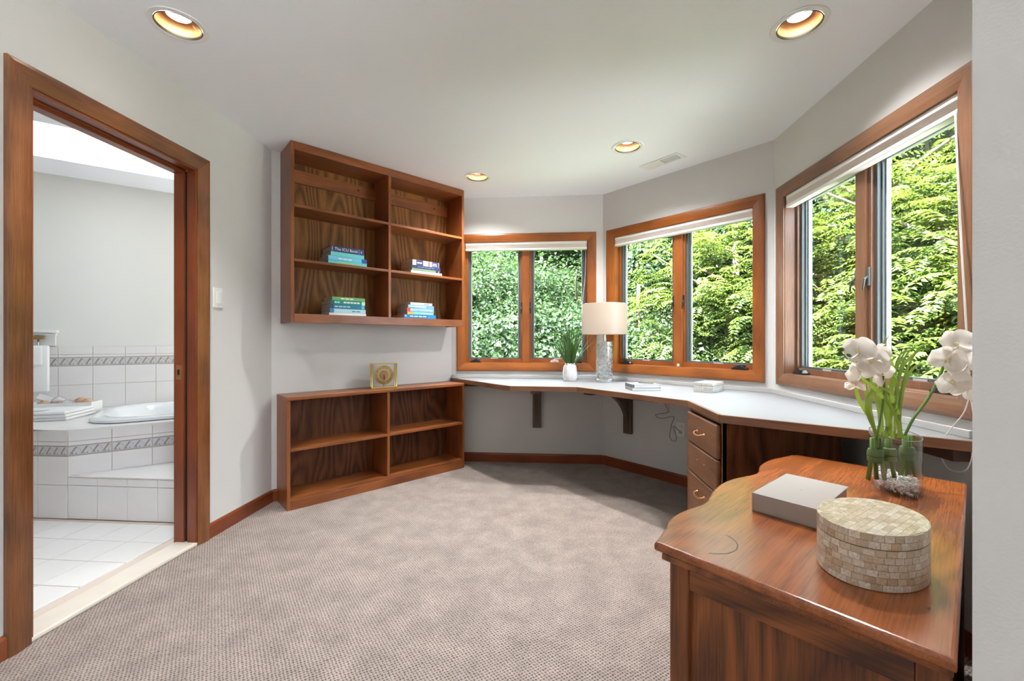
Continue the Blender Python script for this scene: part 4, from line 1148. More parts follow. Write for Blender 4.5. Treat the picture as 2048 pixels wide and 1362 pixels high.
# little bone box
t = setp(empty('trinket_box', (1.108, 2.985, DZ+0.0005), math.atan2(-0.075, 0.09)+R(0)), 'small whitish bone-inlaid box on the desk', 'box')
bw_, bd_, bh_ = 0.125, 0.205, 0.062
def inlaid_box(t):
    body = box('body', (-bw_/2+0.0015, -bd_/2+0.0015, 0), (bw_/2-0.0015, bd_/2-0.0015, 0.043), 'pearl_grout', t)
    lid = box('lid', (-bw_/2+0.0015, -bd_/2+0.0015, 0.0445), (bw_/2-0.0015, bd_/2-0.0015, bh_-0.0015), 'pearl_grout', t)
    cache = {}
    def strip(par, a, b):
        key = tuple(round(q-p, 4) for p, q in zip(a, b))
        if key in cache:
            o = cache[key].copy(); o.location = a; o.parent = par; COL.objects.link(o)
        else:
            cache[key] = box('inlay_strip', (0, 0, 0), [q-p for p, q in zip(a, b)], 'bone', par, loc=a)
    for par, zs in ((body, ((0.0005, 0.0142), (0.0147, 0.0284), (0.0289, 0.0426))), (lid, ((0.0449, 0.0612),))):
        for r_, (z0, z1) in enumerate(zs):
            for side in (-1, 1):
                ys = [-bd_/2, -0.035+0.02*(r_ % 2), 0.03+0.02*(r_ % 2), bd_/2]
                for p_, q_ in zip(ys, ys[1:]):
                    x = side*bw_/2
                    strip(par, (min(x, x-side*0.0015), p_+0.0003, z0), (max(x, x-side*0.0015), q_-0.0003, z1))
                xs = [-bw_/2, -0.01+0.02*(r_ % 2), bw_/2]
                for p_, q_ in zip(xs, xs[1:]):
                    y = side*bd_/2
                    strip(par, (p_+0.0017, min(y, y-side*0.0015), z0), (q_-0.0017, max(y, y-side*0.0015), z1))
    for i in range(6):
        x0 = -bw_/2+i*bw_/6
        for j in range(3):
            y0 = -bd_/2+j*bd_/3
            strip(lid, (x0+0.0003, y0+0.0003, bh_-0.0015), (x0+bw_/6-0.0003, y0+bd_/3-0.0003, bh_))
inlaid_box(t)

# small coil of white cord lying on the first window sill
pts = []
for i in range(70):
    a = i*0.30; r = 0.026+0.004*math.sin(i*0.7)
    pts.append((0.078+r*1.3*math.cos(a), 3.905+r*0.6*math.sin(a), 0.9165+0.00022*i+0.012*max(0, math.sin(a))))
setp(tube('cord_coil', pts, 0.0016, 'cord_white', None, n=5), 'coil of thin white cord on the sill behind the potted grass', 'cord')
t = lathe('white_bead', [(0.006, 0), (0.010, 0.004), (0.010, 0.016), (0.005, 0.022), (0.0, 0.022)], 'cord_white', None, n=14, loc=(1.04, 3.43, 0.913))
setp(t, 'small white wooden bead on the sill behind the bone box', 'bead')

# outlet with dangling leads under the desk
oc = Vector((0.515, 3.88))+Vector(D_T)*0.735
t = setp(empty('wall_outlet', (oc.x, oc.y, 0.43), D_R), 'white wall socket low under the desk', 'outlet')
box('plate', (-0.036, -0.006, -0.058), (0.036, -0.0006, 0.058), 'white_plastic', t, bev=0.003)
for z in (-0.024, 0.024):
    so = lathe('socket', [(0.017, 0.0), (0.016, 0.003), (0.0, 0.003)], 'white_plastic', t, n=20, loc=(0, -0.006, z), rot=(R(90), 0, 0))
    for x in (-0.006, 0.006): box('slot', (x-0.0012, -0.0096, z-0.005), (x+0.0012, -0.009, z+0.005), 'dark', t)
def dl(s, n, z):
    q = Vector((0.515, 3.88))+Vector(D_T)*s+Vector((D_T[1], -D_T[0]))*n
    return (q.x, q.y, z)
pts = spline([dl(0.64, 0.06, 0.735), dl(0.63, 0.05, 0.62), dl(0.66, 0.05, 0.56), dl(0.55, 0.05, 0.525), dl(0.60, 0.05, 0.50), dl(0.70, 0.045, 0.53), dl(0.68, 0.04, 0.46), dl(0.66, 0.03, 0.36), dl(0.70, 0.03, 0.335), dl(0.715, 0.03, 0.37), dl(0.69, 0.03, 0.45), dl(0.733, 0.02, 0.42), dl(0.735, 0.010, 0.406)], 7)
setp(tube('power_lead', pts, 0.0028, 'cord_grey', None, n=6), 'grey power lead dangling from the desk to the wall socket', 'cord')
t = setp(empty('plug_adapter', dl(0.665, 0.055, 0.66)), 'white power adapter hanging under the desk', 'adapter')
tube('adapter_body', [(0, 0, 0.072), (0, 0, 0.05), (0, 0, -0.02), (0, 0, -0.035)], [0.004, 0.012, 0.013, 0.006], 'white_plastic', t, n=12)
tube('adapter_lead', [(0, 0, -0.034), (0.008, 0.0, -0.07)], 0.002, 'white_plastic', t, n=6)

# loop of white cord hanging from the right blind over the desk end
pts = spline([(1.190, -0.004, -0.070), (1.235, -0.030, -0.45), (1.285, -0.047, -1.00), (1.284, -0.050, -1.139), (1.227, -0.050, -1.229), (1.185, -0.050, -1.294), (1.195, -0.050, -1.349), (1.227, -0.050, -1.377), (1.272, -0.050, -1.367), (1.297, -0.050, -1.329), (1.311, -0.048, -1.229), (1.299, -0.047, -1.129), (1.292, -0.046, -1.06), (1.240, -0.030, -0.45), (1.195, -0.004, -0.070)], 7)
tube('pull_cord', pts, 0.0018, 'cord_white', bl3, n=6)

# ================================================================== SERPENTINE DRESSER
DR = R(46.968); DO = (0.611, 0.681); TZ = 0.64
dresser = setp(empty('dresser', (DO[0], DO[1], 0), DR), 'low antique oak dresser with a serpentine top and panelled side', 'dresser')
front = [(0.0127, 0.4959), (0.05, 0.503), (0.0983, 0.5157), (0.14, 0.530), (0.1765, 0.5363), (0.22, 0.538), (0.2632, 0.5345), (0.30, 0.526), (0.3299, 0.521), (0.37, 0.523), (0.409, 0.5324), (0.45, 0.543), (0.494, 0.5502), (0.54, 0.556), (0.5854, 0.5557), (0.635, 0.549), (0.6806, 0.5367), (0.725, 0.522), (0.7627, 0.5149), (0.80, 0.518), (0.84, 0.530), (0.8747, 0.5385), (0.925, 0.542), (0.9753, 0.5407), (1.015, 0.534), (1.0529, 0.5235), (1.09, 0.513), (1.125, 0.505)]
topo = [(0.0, 0.0)]+front+[(1.160, 0.485), (1.168, 0.335), (1.160, 0.0)]
prism('top', topo, TZ-0.022, TZ, 'dresser_top', dresser, bev=0.007, grain='x', seg=3)
def inset(pts, dx0, dx1, dy):
    return [(min(max(x, dx0), 1.16-dx1), y-dy) for x, y in pts]
fr1 = inset(front, 0.018, 0.024, 0.016)
prism('cove_moulding', [(0.018, 0.004)]+fr1+[(1.136, 0.004)], TZ-0.040, TZ-0.022, 'dresser_oak', dresser, bev=0.005, grain='x')
# side facing the room: posts, rails and a sunk panel
for xa, sgn in ((0.036, 1), (1.118, -1)):
    a, b = xa, xa+sgn*0.030
    box('post', (a, 0.425, 0.0), (b, 0.470, TZ-0.040), 'dresser_oak', dresser, bev=0.003, grain='z')
    box('post', (a, 0.006, 0.0), (b, 0.048, TZ-0.040), 'dresser_oak', dresser, bev=0.003, grain='z')
    box('side_rail', (a+sgn*0.003, 0.048, TZ-0.095), (b, 0.425, TZ-0.040), 'dresser_oak', dresser, bev=0.002, grain='y')
    box('side_rail', (a+sgn*0.003, 0.048, 0.06), (b, 0.425, 0.14), 'dresser_oak', dresser, bev=0.002, grain='y')
    box('side_panel', (a+sgn*0.014, 0.046, 0.13), (b-sgn*0.004, 0.427, TZ-0.090), 'dresser_oak', dresser, grain='z')
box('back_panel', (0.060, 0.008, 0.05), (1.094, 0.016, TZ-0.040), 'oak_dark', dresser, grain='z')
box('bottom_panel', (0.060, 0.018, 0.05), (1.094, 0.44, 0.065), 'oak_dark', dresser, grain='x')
fr2 = [(x, y) for x, y in inset(front, 0.072, 0.074, 0.040)]
seen = []
for q in fr2:
    if not seen or abs(q[0]-seen[-1][0]) > 1e-4: seen.append(q)
for z0, z1 in ((0.43, 0.585), (0.255, 0.42), (0.08, 0.245)):
    dr = prism('drawer', [(0.072, 0.44)]+seen+[(1.086, 0.44)], z0, z1, 'dresser_oak', dresser, bev=0.003, grain='x')
    for x in (0.28, 0.86): lathe('knob', [(0.006, 0.0), (0.008, 0.010), (0.016, 0.018), (0.013, 0.026), (0.0, 0.028)], 'dresser_oak', dr, n=18, loc=(x, 0.485, (z0+z1)/2), rot=(R(-90), 0, 0))
# water ring and scratches on the top
ring = []
for i in range(30):
    a = R(200+150*i/29); ring.append((0.112+0.062*math.cos(a), 0.405+0.055*math.sin(a), TZ+0.0003))
bm = bmesh.new()
L_ = []
for i, p_ in enumerate(ring):
    d_ = (Vector(p_)-Vector((0.112, 0.405, p_[2]))).normalized(); w_ = 0.0012*(0.4+abs(math.sin(i*1.7)))
    L_.append((bm.verts.new(Vector(p_)-d_*w_), bm.verts.new(Vector(p_)+d_*w_)))
for a_, b_ in zip(L_, L_[1:]): bm.faces.new((a_[0], a_[1], b_[1], b_[0]))
finish(bm, 'water_mark', 'stain', dresser)
bm = bmesh.new()
rs = random.Random(4)
for k in range(26):
    cx_, cy_ = rs.choice([(rs.uniform(0.05, 0.3), rs.uniform(0.02, 0.12)), (rs.uniform(0.1, 0.9), rs.uniform(0.03, 0.16)), (rs.uniform(0.2, 0.5), rs.uniform(0.3, 0.48))])
    n_ = 7; r_ = rs.uniform(0.0012, 0.0035)
    bm.faces.new([bm.verts.new((cx_+r_*rs.uniform(0.5, 1.6)*math.cos(2*math.pi*i/n_), cy_+r_*rs.uniform(0.5, 1.2)*math.sin(2*math.pi*i/n_), TZ+0.0004)) for i in range(n_)])
o = finish(bm, 'wear_specks', 'stain', dresser); o['kind'] = 'stuff'

def dw(x, y, z=TZ):
    c, s = math.cos(DR), math.sin(DR)
    return (DO[0]+x*c-y*s, DO[1]+x*s+y*c, z)

# cream keepsake box
t = setp(empty('keepsake_box', dw(0.515, 0.318, TZ+0.0006), DR+R(-3)), 'cream cloth-covered hinged box on the dresser', 'box')
bx, by, bh = 0.135, 0.080, 0.050
boxes('cover', [((-bx, -by, 0), (bx, by, 0.003)), ((-bx, -by, bh-0.003), (bx, by, bh)), ((-bx, -by, 0.003), (-bx+0.003, by, bh-0.003))], 'cream_card', t, bev=0.0008)
box('tray', (-bx+0.0035, -by+0.004, 0.0035), (bx-0.004, by-0.004, bh-0.0035), 'cream_card_dark', t, bev=0.001)
lk = text_mesh('f', 0.020)
link('emblem', lk, t, (0.0, 0.0, bh+0.0002), (0, 0, R(100)), mat='cream_card_dark')

# oval mother-of-pearl box
OA, OB, OPH, OH, OL = 0.1204, 0.0885, R(37.2), 0.108, 0.079
ov = setp(empty('oval_box', (0.6868, 0.9541, TZ+0.0006), OPH), 'oval lidded box covered in mother-of-pearl mosaic', 'box')
def ell_ring(k=1.0, n=64): return [((OA-k)*math.cos(2*math.pi*i/n), (OB-k)*math.sin(2*math.pi*i/n)) for i in range(n)]
TK = 0.0016
body = prism('body', ell_ring(TK), 0.0, OL-0.0006, 'pearl_grout', ov)
lid = prism('lid', ell_ring(TK), OL+0.0006, OH-TK, 'pearl_grout', ov)
# equal arc steps round the ellipse
N_ = 720
ths = [2*math.pi*i/N_ for i in range(N_+1)]
cum = [0.0]
for a, b in zip(ths, ths[1:]): cum.append(cum[-1]+math.hypot(OA*(math.cos(b)-math.cos(a)), OB*(math.sin(b)-math.sin(a))))
per = cum[-1]
def at_arc(s):
    s %= per
    i = int(np.searchsorted(cum, s)); i = max(1, min(i, N_))
    f_ = (s-cum[i-1])/max(cum[i]-cum[i-1], 1e-9)
    return ths[i-1]+(ths[i]-ths[i-1])*f_
def curved_piece(par, s0, s1, z0, z1):
    bm = bmesh.new(); A, B = [], []
    for k in range(3):
        th_ = at_arc(s0+(s1-s0)*k/2)
        for lst, r in ((A, 0.0), (B, TK*1.2)):
            lst.append(((OA-r)*math.cos(th_), (OB-r)*math.sin(th_)))
    def V(p_, z): return bm.verts.new((p_[0], p_[1], z))
    al, ah = [V(p_, z0) for p_ in A], [V(p_, z1) for p_ in A]
    bl, bh_ = [V(p_, z0) for p_ in B], [V(p_, z1) for p_ in B]
    for k in range(2):
        bm.faces.new((al[k], al[k+1], ah[k+1], ah[k])); bm.faces.new((bl[k+1], bl[k], bh_[k], bh_[k+1]))
        bm.faces.new((ah[k], ah[k+1], bh_[k+1], bh_[k])); bm.faces.new((al[k+1], al[k], bl[k], bl[k+1]))
    bm.faces.new((al[0], ah[0], bh_[0], bl[0])); bm.faces.new((al[2], bl[2], bh_[2], ah[2]))
    me = bpy.data.meshes.new('mosaic_piece')
    bmesh.ops.recalc_face_normals(bm, faces=bm.faces); bm.to_mesh(me); bm.free()
    link('mosaic_piece', me, par, mat='pearl')
rs = random.Random(21)
def ring_row(par, z0, z1, n):
    off = rs.random()*per; st = per/n
    for i in range(n):
        a = off+st*i+rs.uniform(-0.12, 0.12)*st*0; curved_piece(par, a+0.0003, a+st-0.0003, z0+0.0003, z1-0.0003)
for r_ in range(6): ring_row(body, 0.0005+r_*0.013, 0.0005+(r_+1)*0.013, 36)
for r_ in range(2): ring_row(lid, OL+0.0008+r_*0.01385, OL+0.0008+(r_+1)*0.01385, 36)
# lid top: rows of small bricks clipped to the ellipse
rows = 14
bx_w = 0.0195
for r_ in range(rows):
    y0 = -OB+2*OB*r_/rows; y1 = y0+2*OB/rows
    ym = max(abs(y0), abs(y1)) if y0*y1 > 0 else max(abs(y0), abs(y1))
    x = -OA+(bx_w*0.5 if r_ % 2 else 0)-bx_w
    while x < OA:
        q = []
        for (px_, py_) in ((x+0.0002, y0+0.0002), (x+bx_w-0.0002, y0+0.0002), (x+bx_w-0.0002, y1-0.0002), (x+0.0002, y1-0.0002)):
            d_ = math.sqrt((px_/OA)**2+(py_/OB)**2)
            q.append((px_, py_, d_))
        ins = [z for z in q if z[2] <= 1.0]
        if ins:
            P_ = []
            for (px_, py_, d_) in q:
                if d_ > 1.0:
                    # slide the corner along x to the outline
                    lim = OA*math.sqrt(max(0.0, 1-(py_/OB)**2))
                    px_ = max(-lim, min(lim, px_))
                    d2 = math.sqrt((px_/OA)**2+(py_/OB)**2)
                    if d2 > 1.0: px_, py_ = px_/d2, py_/d2
                P_.append((px_, py_))
            ar = 0.0
            for i in range(4): ar += P_[i][0]*P_[(i+1) % 4][1]-P_[(i+1) % 4][0]*P_[i][1]
            if ar/2 > 0.00002:
                prism('mosaic_piece', P_, OH-TK-0.0002, OH, 'pearl', lid)
        x += bx_w

# ---------------------------------------------------------------- orchid vase
VX, VY, VA = 1.134, 1.475, R(67.2)
vase = setp(empty('glass_vase', (VX, VY, TZ+0.0006), VA), 'clear oval glass vase on the dresser', 'vase')
ax_, by_ = 0.126, 0.060
bm = bmesh.new()
prof = [(0.0, 0.0), (0.97, 0.0), (1.0, 0.003), (1.0, 0.172), (0.985, 0.175), (0.965, 0.172), (0.955, 0.012), (0.90, 0.008), (0.0, 0.008)]
rings = []
for k, z in prof:
    if k == 0.0: rings.append([bm.verts.new((0, 0, z))]); continue
    rings.append([bm.verts.new((ax_*math.cos(2*math.pi*i/56)-(1-k)*0*ax_ if False else (ax_-(1-k)*0.08)*math.cos(2*math.pi*i/56), (by_-(1-k)*0.08)*math.sin(2*math.pi*i/56), z)) for i in range(56)])
for a, b in zip(rings, rings[1:]):
    n = 56
    for i in range(n):
        if len(a) == 1: bm.faces.new((a[0], b[(i+1) % n], b[i]))
        elif len(b) == 1: bm.faces.new((a[i], a[(i+1) % n], b[0]))
        else: bm.faces.new((a[i], a[(i+1) % n], b[(i+1) % n], b[i]))
o = finish(bm, 'vase_body', 'vase_glass', vase, smooth=True); sharp(o, 50)
plain('glass_rim', (0.20, 0.23, 0.23, 1), 0.15)
tube('rim', [((ax_-0.0015)*math.cos(2*math.pi*i/60), (by_-0.0015)*math.sin(2*math.pi*i/60), 0.1745) for i in range(61)], 0.0014, 'glass_rim', vase, n=6)
# white gravel in the vase
ico = bmesh.new(); bmesh.ops.create_icosphere(ico, subdivisions=1, radius=1.0)
iv = np.array([v_.co[:] for v_ in ico.verts]); fi = [[v_.index for v_ in f_.verts] for f_ in ico.faces]; ico.free()
bm = bmesh.new()
V_, F_ = [], []
for k in range(1300):
    a = rng.uniform(0, 2*math.pi); r_ = math.sqrt(rng.random())*0.985
    edge = r_
    z = 0.011+rng.random()*(0.026+0.006*math.sin(a*2))
    s = rng.uniform(0.0028, 0.0046)
    c_ = np.array([(ax_-0.008)*r_*math.cos(a), (by_-0.008)*r_*math.sin(a), z])
    base = len(V_)
    sc_ = s*np.array([rng.uniform(0.8, 1.3), rng.uniform(0.8, 1.2), rng.uniform(0.6, 0.9)])
    V_ += [tuple(x_) for x_ in (iv*sc_+c_)]
    F_ += [[i+base for i in f_] for f_ in fi]
me = bpy.data.meshes.new('gravel'); me.from_pydata(V_, [], F_)
for p_ in me.polygons: p_.use_smooth = True
o = link('gravel', me, None, (VX, VY, TZ+0.0006), (0, 0, VA), mat='pebble')
setp(o, 'white gravel filling the bottom of the glass vase', 'gravel', kind='stuff')

# orchid plant
orch = setp(empty('orchid', (VX, VY, TZ+0.034)), 'white orchid with strap leaves standing in the glass vase', 'flowers')
def ol(p): return Vector((p[0]-VX, p[1]-VY, p[2]-TZ-0.034))
def strap(pts, w, name='leaf', mat='orchid_leaf'):
    P = spline([ol(p) for p in pts], 5); bm = bmesh.new(); L = []
    n = len(P)
    view = Vector((0.5, 0.85, 0.0))
    for i, p in enumerate(P):
        t_ = (P[min(i+1, n-1)]-P[max(i-1, 0)]).normalized()
        s_ = t_.cross(view); s_ = s_.normalized() if s_.length > 0.05 else Vector((1, 0, 0))
        u = i/(n-1)
        ww = w*(0.55+0.45*math.sin(math.pi*min(1, u*1.25)))*(1.0 if u < 0.72 else max(0.06, 1-((u-0.72)/0.28)**1.6))
        f_ = s_.cross(t_)*ww*0.35
        L.append((bm.verts.new(p-s_*ww+f_), bm.verts.new(p), bm.verts.new(p+s_*ww+f_)))
    for a, b in zip(L, L[1:]):
        bm.faces.new((a[0], a[1], b[1], b[0])); bm.faces.new((a[1], a[2], b[2], b[1]))
    return finish(bm, name, mat, orch, smooth=True)
c1 = (1.055, 1.455); c2 = (1.115, 1.470); c3 = (1.185, 1.500)
LV = [
    ([(1.06, 1.45, 0.80), (1.045, 1.45, 0.86), (1.00, 1.44, 0.93), (0.985, 1.43, 0.99), (1.01, 1.43, 1.025)], 0.0085),
    ([(1.07, 1.45, 0.80), (1.03, 1.44, 0.88), (1.025, 1.43, 0.94), (1.06, 1.42, 0.965), (1.10, 1.41, 0.93)], 0.010),
    ([(1.15, 1.46, 0.80), (1.10, 1.44, 0.90), (1.04, 1.42, 0.96), (0.99, 1.41, 1.00), (0.965, 1.40, 1.025)], 0.0075),
    ([(1.08, 1.46, 0.80), (1.075, 1.46, 0.90), (1.06, 1.47, 1.0), (1.075, 1.47, 1.07), (1.115, 1.475, 1.135)], 0.0085),
    ([(1.10, 1.46, 0.80), (1.10, 1.46, 0.92), (1.085, 1.46, 1.02), (1.065, 1.46, 1.09), (1.045, 1.45, 1.115)], 0.0095),
    ([(1.12, 1.47, 0.80), (1.12, 1.47, 0.90), (1.125, 1.47, 1.0), (1.155, 1.475, 1.06), (1.18, 1.48, 1.095)], 0.0085),
    ([(1.13, 1.47, 0.80), (1.135, 1.47, 0.92), (1.15, 1.47, 1.02), (1.20, 1.48, 1.075), (1.255, 1.485, 1.098)], 0.007),
    ([(1.14, 1.47, 0.80), (1.15, 1.47, 0.92), (1.165, 1.47, 0.99), (1.20, 1.475, 1.035), (1.245, 1.48, 1.040)], 0.0075),
    ([(1.15, 1.48, 0.80), (1.155, 1.48, 0.90), (1.14, 1.48, 0.99), (1.15, 1.48, 1.06), (1.19, 1.48, 1.105)], 0.007),
    ([(1.09, 1.46, 0.80), (1.11, 1.46, 0.87), (1.13, 1.46, 0.95), (1.115, 1.45, 1.0), (1.08, 1.44, 1.03)], 0.009),
    ([(1.16, 1.48, 0.80), (1.14, 1.47, 0.88), (1.10, 1.45, 0.95), (1.07, 1.45, 0.99)], 0.009),
    ([(1.06, 1.45, 0.80), (1.05, 1.46, 0.88), (1.06, 1.47, 0.95), (1.10, 1.48, 1.0), (1.12, 1.485, 1.06)], 0.008),
    ([(1.12, 1.46, 0.80), (1.095, 1.45, 0.86), (1.085, 1.45, 0.93), (1.11, 1.45, 0.98)], 0.0095),
]
LV += [
    ([(1.10, 1.46, 0.80), (1.13, 1.465, 0.95), (1.16, 1.47, 1.06), (1.215, 1.475, 1.115)], 0.004),
    ([(1.09, 1.46, 0.80), (1.08, 1.46, 0.95), (1.085, 1.465, 1.07), (1.12, 1.47, 1.15)], 0.004),
    ([(1.13, 1.47, 0.80), (1.16, 1.475, 0.98), (1.21, 1.48, 1.09), (1.275, 1.485, 1.115)], 0.0035),
    ([(1.07, 1.46, 0.80), (1.03, 1.45, 0.95), (1.02, 1.45, 1.03), (1.04, 1.45, 1.075)], 0.0055),
    ([(1.15, 1.475, 0.80), (1.145, 1.475, 0.94), (1.12, 1.47, 1.05), (1.075, 1.46, 1.095)], 0.005),
]
for pts_, w_ in LV: strap(pts_, w_*0.68 if w_ > 0.0056 else w_)
# stems down into the gravel, bound with tape
for (x, y, lean) in ((1.045, 1.448, -0.012), (1.06, 1.455, 0.004), (1.075, 1.45, 0.010), (1.105, 1.468, -0.01), (1.118, 1.47, 0.012), (1.175, 1.49, -0.012), (1.188, 1.497, 0.002), (1.20, 1.495, 0.014)):
    tube('stem', [ol((x+lean, y, TZ+0.030)), ol((x, y, TZ+0.10)), ol((x, y, TZ+0.165))], [0.0065, 0.0055, 0.0055], 'stem_green', orch, n=8)
for (x, y) in ((1.058, 1.452), (1.112, 1.469), (1.188, 1.494)):
    tp = lathe('stem_wrap', [(0.016, -0.022), (0.021, -0.018), (0.021, -0.006), (0.019, -0.004), (0.022, 0.0), (0.021, 0.012), (0.018, 0.020), (0.012, 0.022)], 'tape', orch, n=22, loc=ol((x, y, TZ+0.108)))
# flower stalks
tube('flower_stalk', spline([ol((1.175, 1.49, TZ+0.16)), ol((1.20, 1.487, 0.86)), ol((1.245, 1.485, 0.93)), ol((1.285, 1.487, 1.01)), ol((1.30, 1.488, 1.07)), ol((1.315, 1.49, 1.115))], 6), [0.0042]*31, 'stem_green', orch, n=8)
tube('flower_stalk', spline([ol((1.06, 1.45, TZ+0.16)), ol((1.07, 1.44, 0.90)), ol((1.06, 1.42, 1.0)), ol((1.015, 1.41, 1.05)), ol((0.97, 1.40, 1.065)), ol((0.915, 1.395, 1.075))], 6), [0.0032]*31, 'stem_green', orch, n=8)

def petal_mesh(L, Wd, cup, wave):
    bm = bmesh.new(); n, m = 8, 6; G_ = []
    for i in range(n+1):
        u = i/n; row = []
        prof_ = math.sin(math.pi*min(1.0, u**1.15*0.95+0.03))**0.55
        for j in range(m+1):
            v_ = j/m*2-1
            x = Wd*v_*max(prof_, 0.10 if i < n else 0.12)
            y = L*u*(1-0.06*v_*v_)
            z = cup*(v_*v_)*Wd*0.8+cup*L*0.5*u*u+wave*math.sin(v_*4+u*5)*0.002
            row.append(bm.verts.new((x, y, z)))
        G_.append(row)
    for i in range(n):
        for j in range(m): bm.faces.new((G_[i][j], G_[i][j+1], G_[i+1][j+1], G_[i+1][j]))
    me = bpy.data.meshes.new('petal'); bm.to_mesh(me); bm.free()
    for p_ in me.polygons: p_.use_smooth = True
    me.materials.append(MATS['petal'])
    return me
PET = petal_mesh(0.045, 0.036, 0.38, 1.4); SEP = petal_mesh(0.044, 0.019, 0.25, 0.8)
plain('lip', (0.80, 0.68, 0.40, 1), 0.5)
def flower(pos, facing, roll=0.0, sc=1.0):
    """facing: vector the bloom looks along"""
    fz = Vector(facing).normalized(); up = Vector((0, 0, 1)); x = up.cross(fz).normalized(); y = fz.cross(x)
    M = Matrix((x, y, fz)).transposed().to_4x4()
    M = M @ Matrix.Rotation(roll, 4, 'Z')
    bm = bmesh.new()
    bm_lathe(bm, [(0.001, -0.012), (0.003, -0.006), (0.004, 0.0), (0.006, 0.006), (0.003, 0.012), (0.0005, 0.014)], 10)
    fo = finish(bm, 'flower', 'lip', orch, smooth=True)
    fo.location = ol(pos); fo.rotation_euler = M.to_euler(); fo.scale = (sc, sc, sc)
    for k, (ang, me) in enumerate(((0, SEP), (128, SEP), (-128, SEP), (72, PET), (-72, PET))):
        p_ = bpy.data.objects.new('petal', me); p_.parent = fo
        p_.location = (0, 0, 0.001*k); p_.rotation_euler = (R(random.uniform(-6, 12)), R(random.uniform(-8, 8)), R(ang+random.uniform(-6, 6)))
        COL.objects.link(p_)
    return fo
# left spray
flower((0.968, 1.395, 1.082), (-0.35, -0.75, 0.35), 0.2, 1.0)
flower((1.005, 1.400, 1.050), (-0.1, -0.9, 0.15), -0.3, 1.0)
flower((0.972, 1.400, 1.022), (-0.25, -0.8, -0.3), 0.5, 0.85)
flower((1.035, 1.405, 1.070), (0.25, -0.85, 0.3), 0.7, 0.8)
flower((1.055, 1.425, 1.010), (0.1, -0.9, -0.1), 0.9, 0.80)
flower((0.965, 1.405, 0.982), (-0.3, -0.6, -0.7), 0.1, 0.62)
# right spray
flower((1.318, 1.475, 1.105), (-0.35, -0.75, 0.25), 0.15, 1.05)
flower((1.288, 1.470, 1.055), (-0.55, -0.7, 0.0), -0.35, 1.05)
flower((1.335, 1.470, 1.040), (-0.1, -0.9, 0.1), 0.6, 1.05)
flower((1.300, 1.465, 0.985), (-0.35, -0.8, -0.25), 0.3, 1.0)
flower((1.340, 1.468, 0.965), (-0.2, -0.85, -0.35), -0.4, 0.95)
for p_ in ((0.915, 1.393, 1.090), (0.912, 1.394, 1.076), (0.935, 1.392, 1.070)):
    bm = bmesh.new(); bmesh.ops.create_uvsphere(bm, u_segments=12, v_segments=8, radius=0.0075)
    for v_ in bm.verts: v_.co.x *= 1.25
    finish(bm, 'bud', 'bud', orch, smooth=True, loc=ol(p_))

# ================================================================== OUTSIDE: WOODLAND BEYOND THE WINDOWS
gr = prism('ground', [(-40, -40), (45, -40), (45, 50), (-40, 50)], -3.4, -3.1, 'meadow'); setp(gr, kind='structure')
te = prism('terrace_ground', [(-16, -24), (26, -24), (26, 0.4), (3.4, 0.4), (3.4, -4.4), (-16, -4.4)], -3.1, -3.04, 'terrace_stone'); setp(te, kind='structure')  # pale unseen ground, added to bounce sunlight up to the ceiling

def leaf_mesh(name, centres, axes, normals, size, mat, width=0.55):
    """one folded four-cornered leaf per centre"""
    n = len(centres)
    ax = axes/np.linalg.norm(axes, axis=1, keepdims=True)
    nn = normals-ax*np.sum(normals*ax, axis=1, keepdims=True)
    nn /= np.maximum(np.linalg.norm(nn, axis=1, keepdims=True), 1e-6)
    sd = np.cross(ax, nn)
    s = size[:, None]
    v = np.empty((n, 4, 3), np.float32)
    v[:, 0] = centres
    v[:, 1] = centres+ax*s*0.45+sd*s*width*0.5+nn*s*0.10
    v[:, 2] = centres+ax*s-nn*s*0.05
    v[:, 3] = centres+ax*s*0.45-sd*s*width*0.5+nn*s*0.10
    me = bpy.data.meshes.new(name)
    me.vertices.add(n*4); me.vertices.foreach_set('co', v.ravel())
    me.loops.add(n*4); me.loops.foreach_set('vertex_index', np.arange(n*4, dtype=np.int32))
    me.polygons.add(n); me.polygons.foreach_set('loop_start', np.arange(0, n*4, 4, dtype=np.int32))
    me.update(calc_edges=True)
    a = me.attributes.new('rnd', 'FLOAT', 'POINT')
    a.data.foreach_set('value', np.repeat(rng.random(n).astype(np.float32), 4))
    me.materials.append(MATS[mat])
    return me

def unit(n):
    d = rng.normal(size=(n, 3)); return d/np.linalg.norm(d, axis=1, keepdims=True)

def maple_crown(name, nclus, per, rx, rz, mat, ls):
    d = unit(nclus); r = rng.random(nclus)[:, None]**0.42
    cl = d*r*np.array([rx, rx, rz])
    cl[:, 2] += 0.15*rz
    pos = np.repeat(cl, per, axis=0)
    sp = rng.normal(size=(len(pos), 3))*np.array([0.30, 0.30, 0.13])
    pos = pos+sp
    out = np.repeat(cl/np.maximum(np.linalg.norm(cl, axis=1, keepdims=True), 1e-6), per, axis=0)
    nrm = np.array([0, 0, 1.0])*0.55+out*0.7+unit(len(pos))*0.7
    ax = sp*1.2+out*0.3+unit(len(pos))*0.5+np.array([0, 0, -0.25])
    return leaf_mesh(name, pos, ax, nrm, rng.uniform(0.6, 1.15, len(pos))*ls, mat, 0.75)

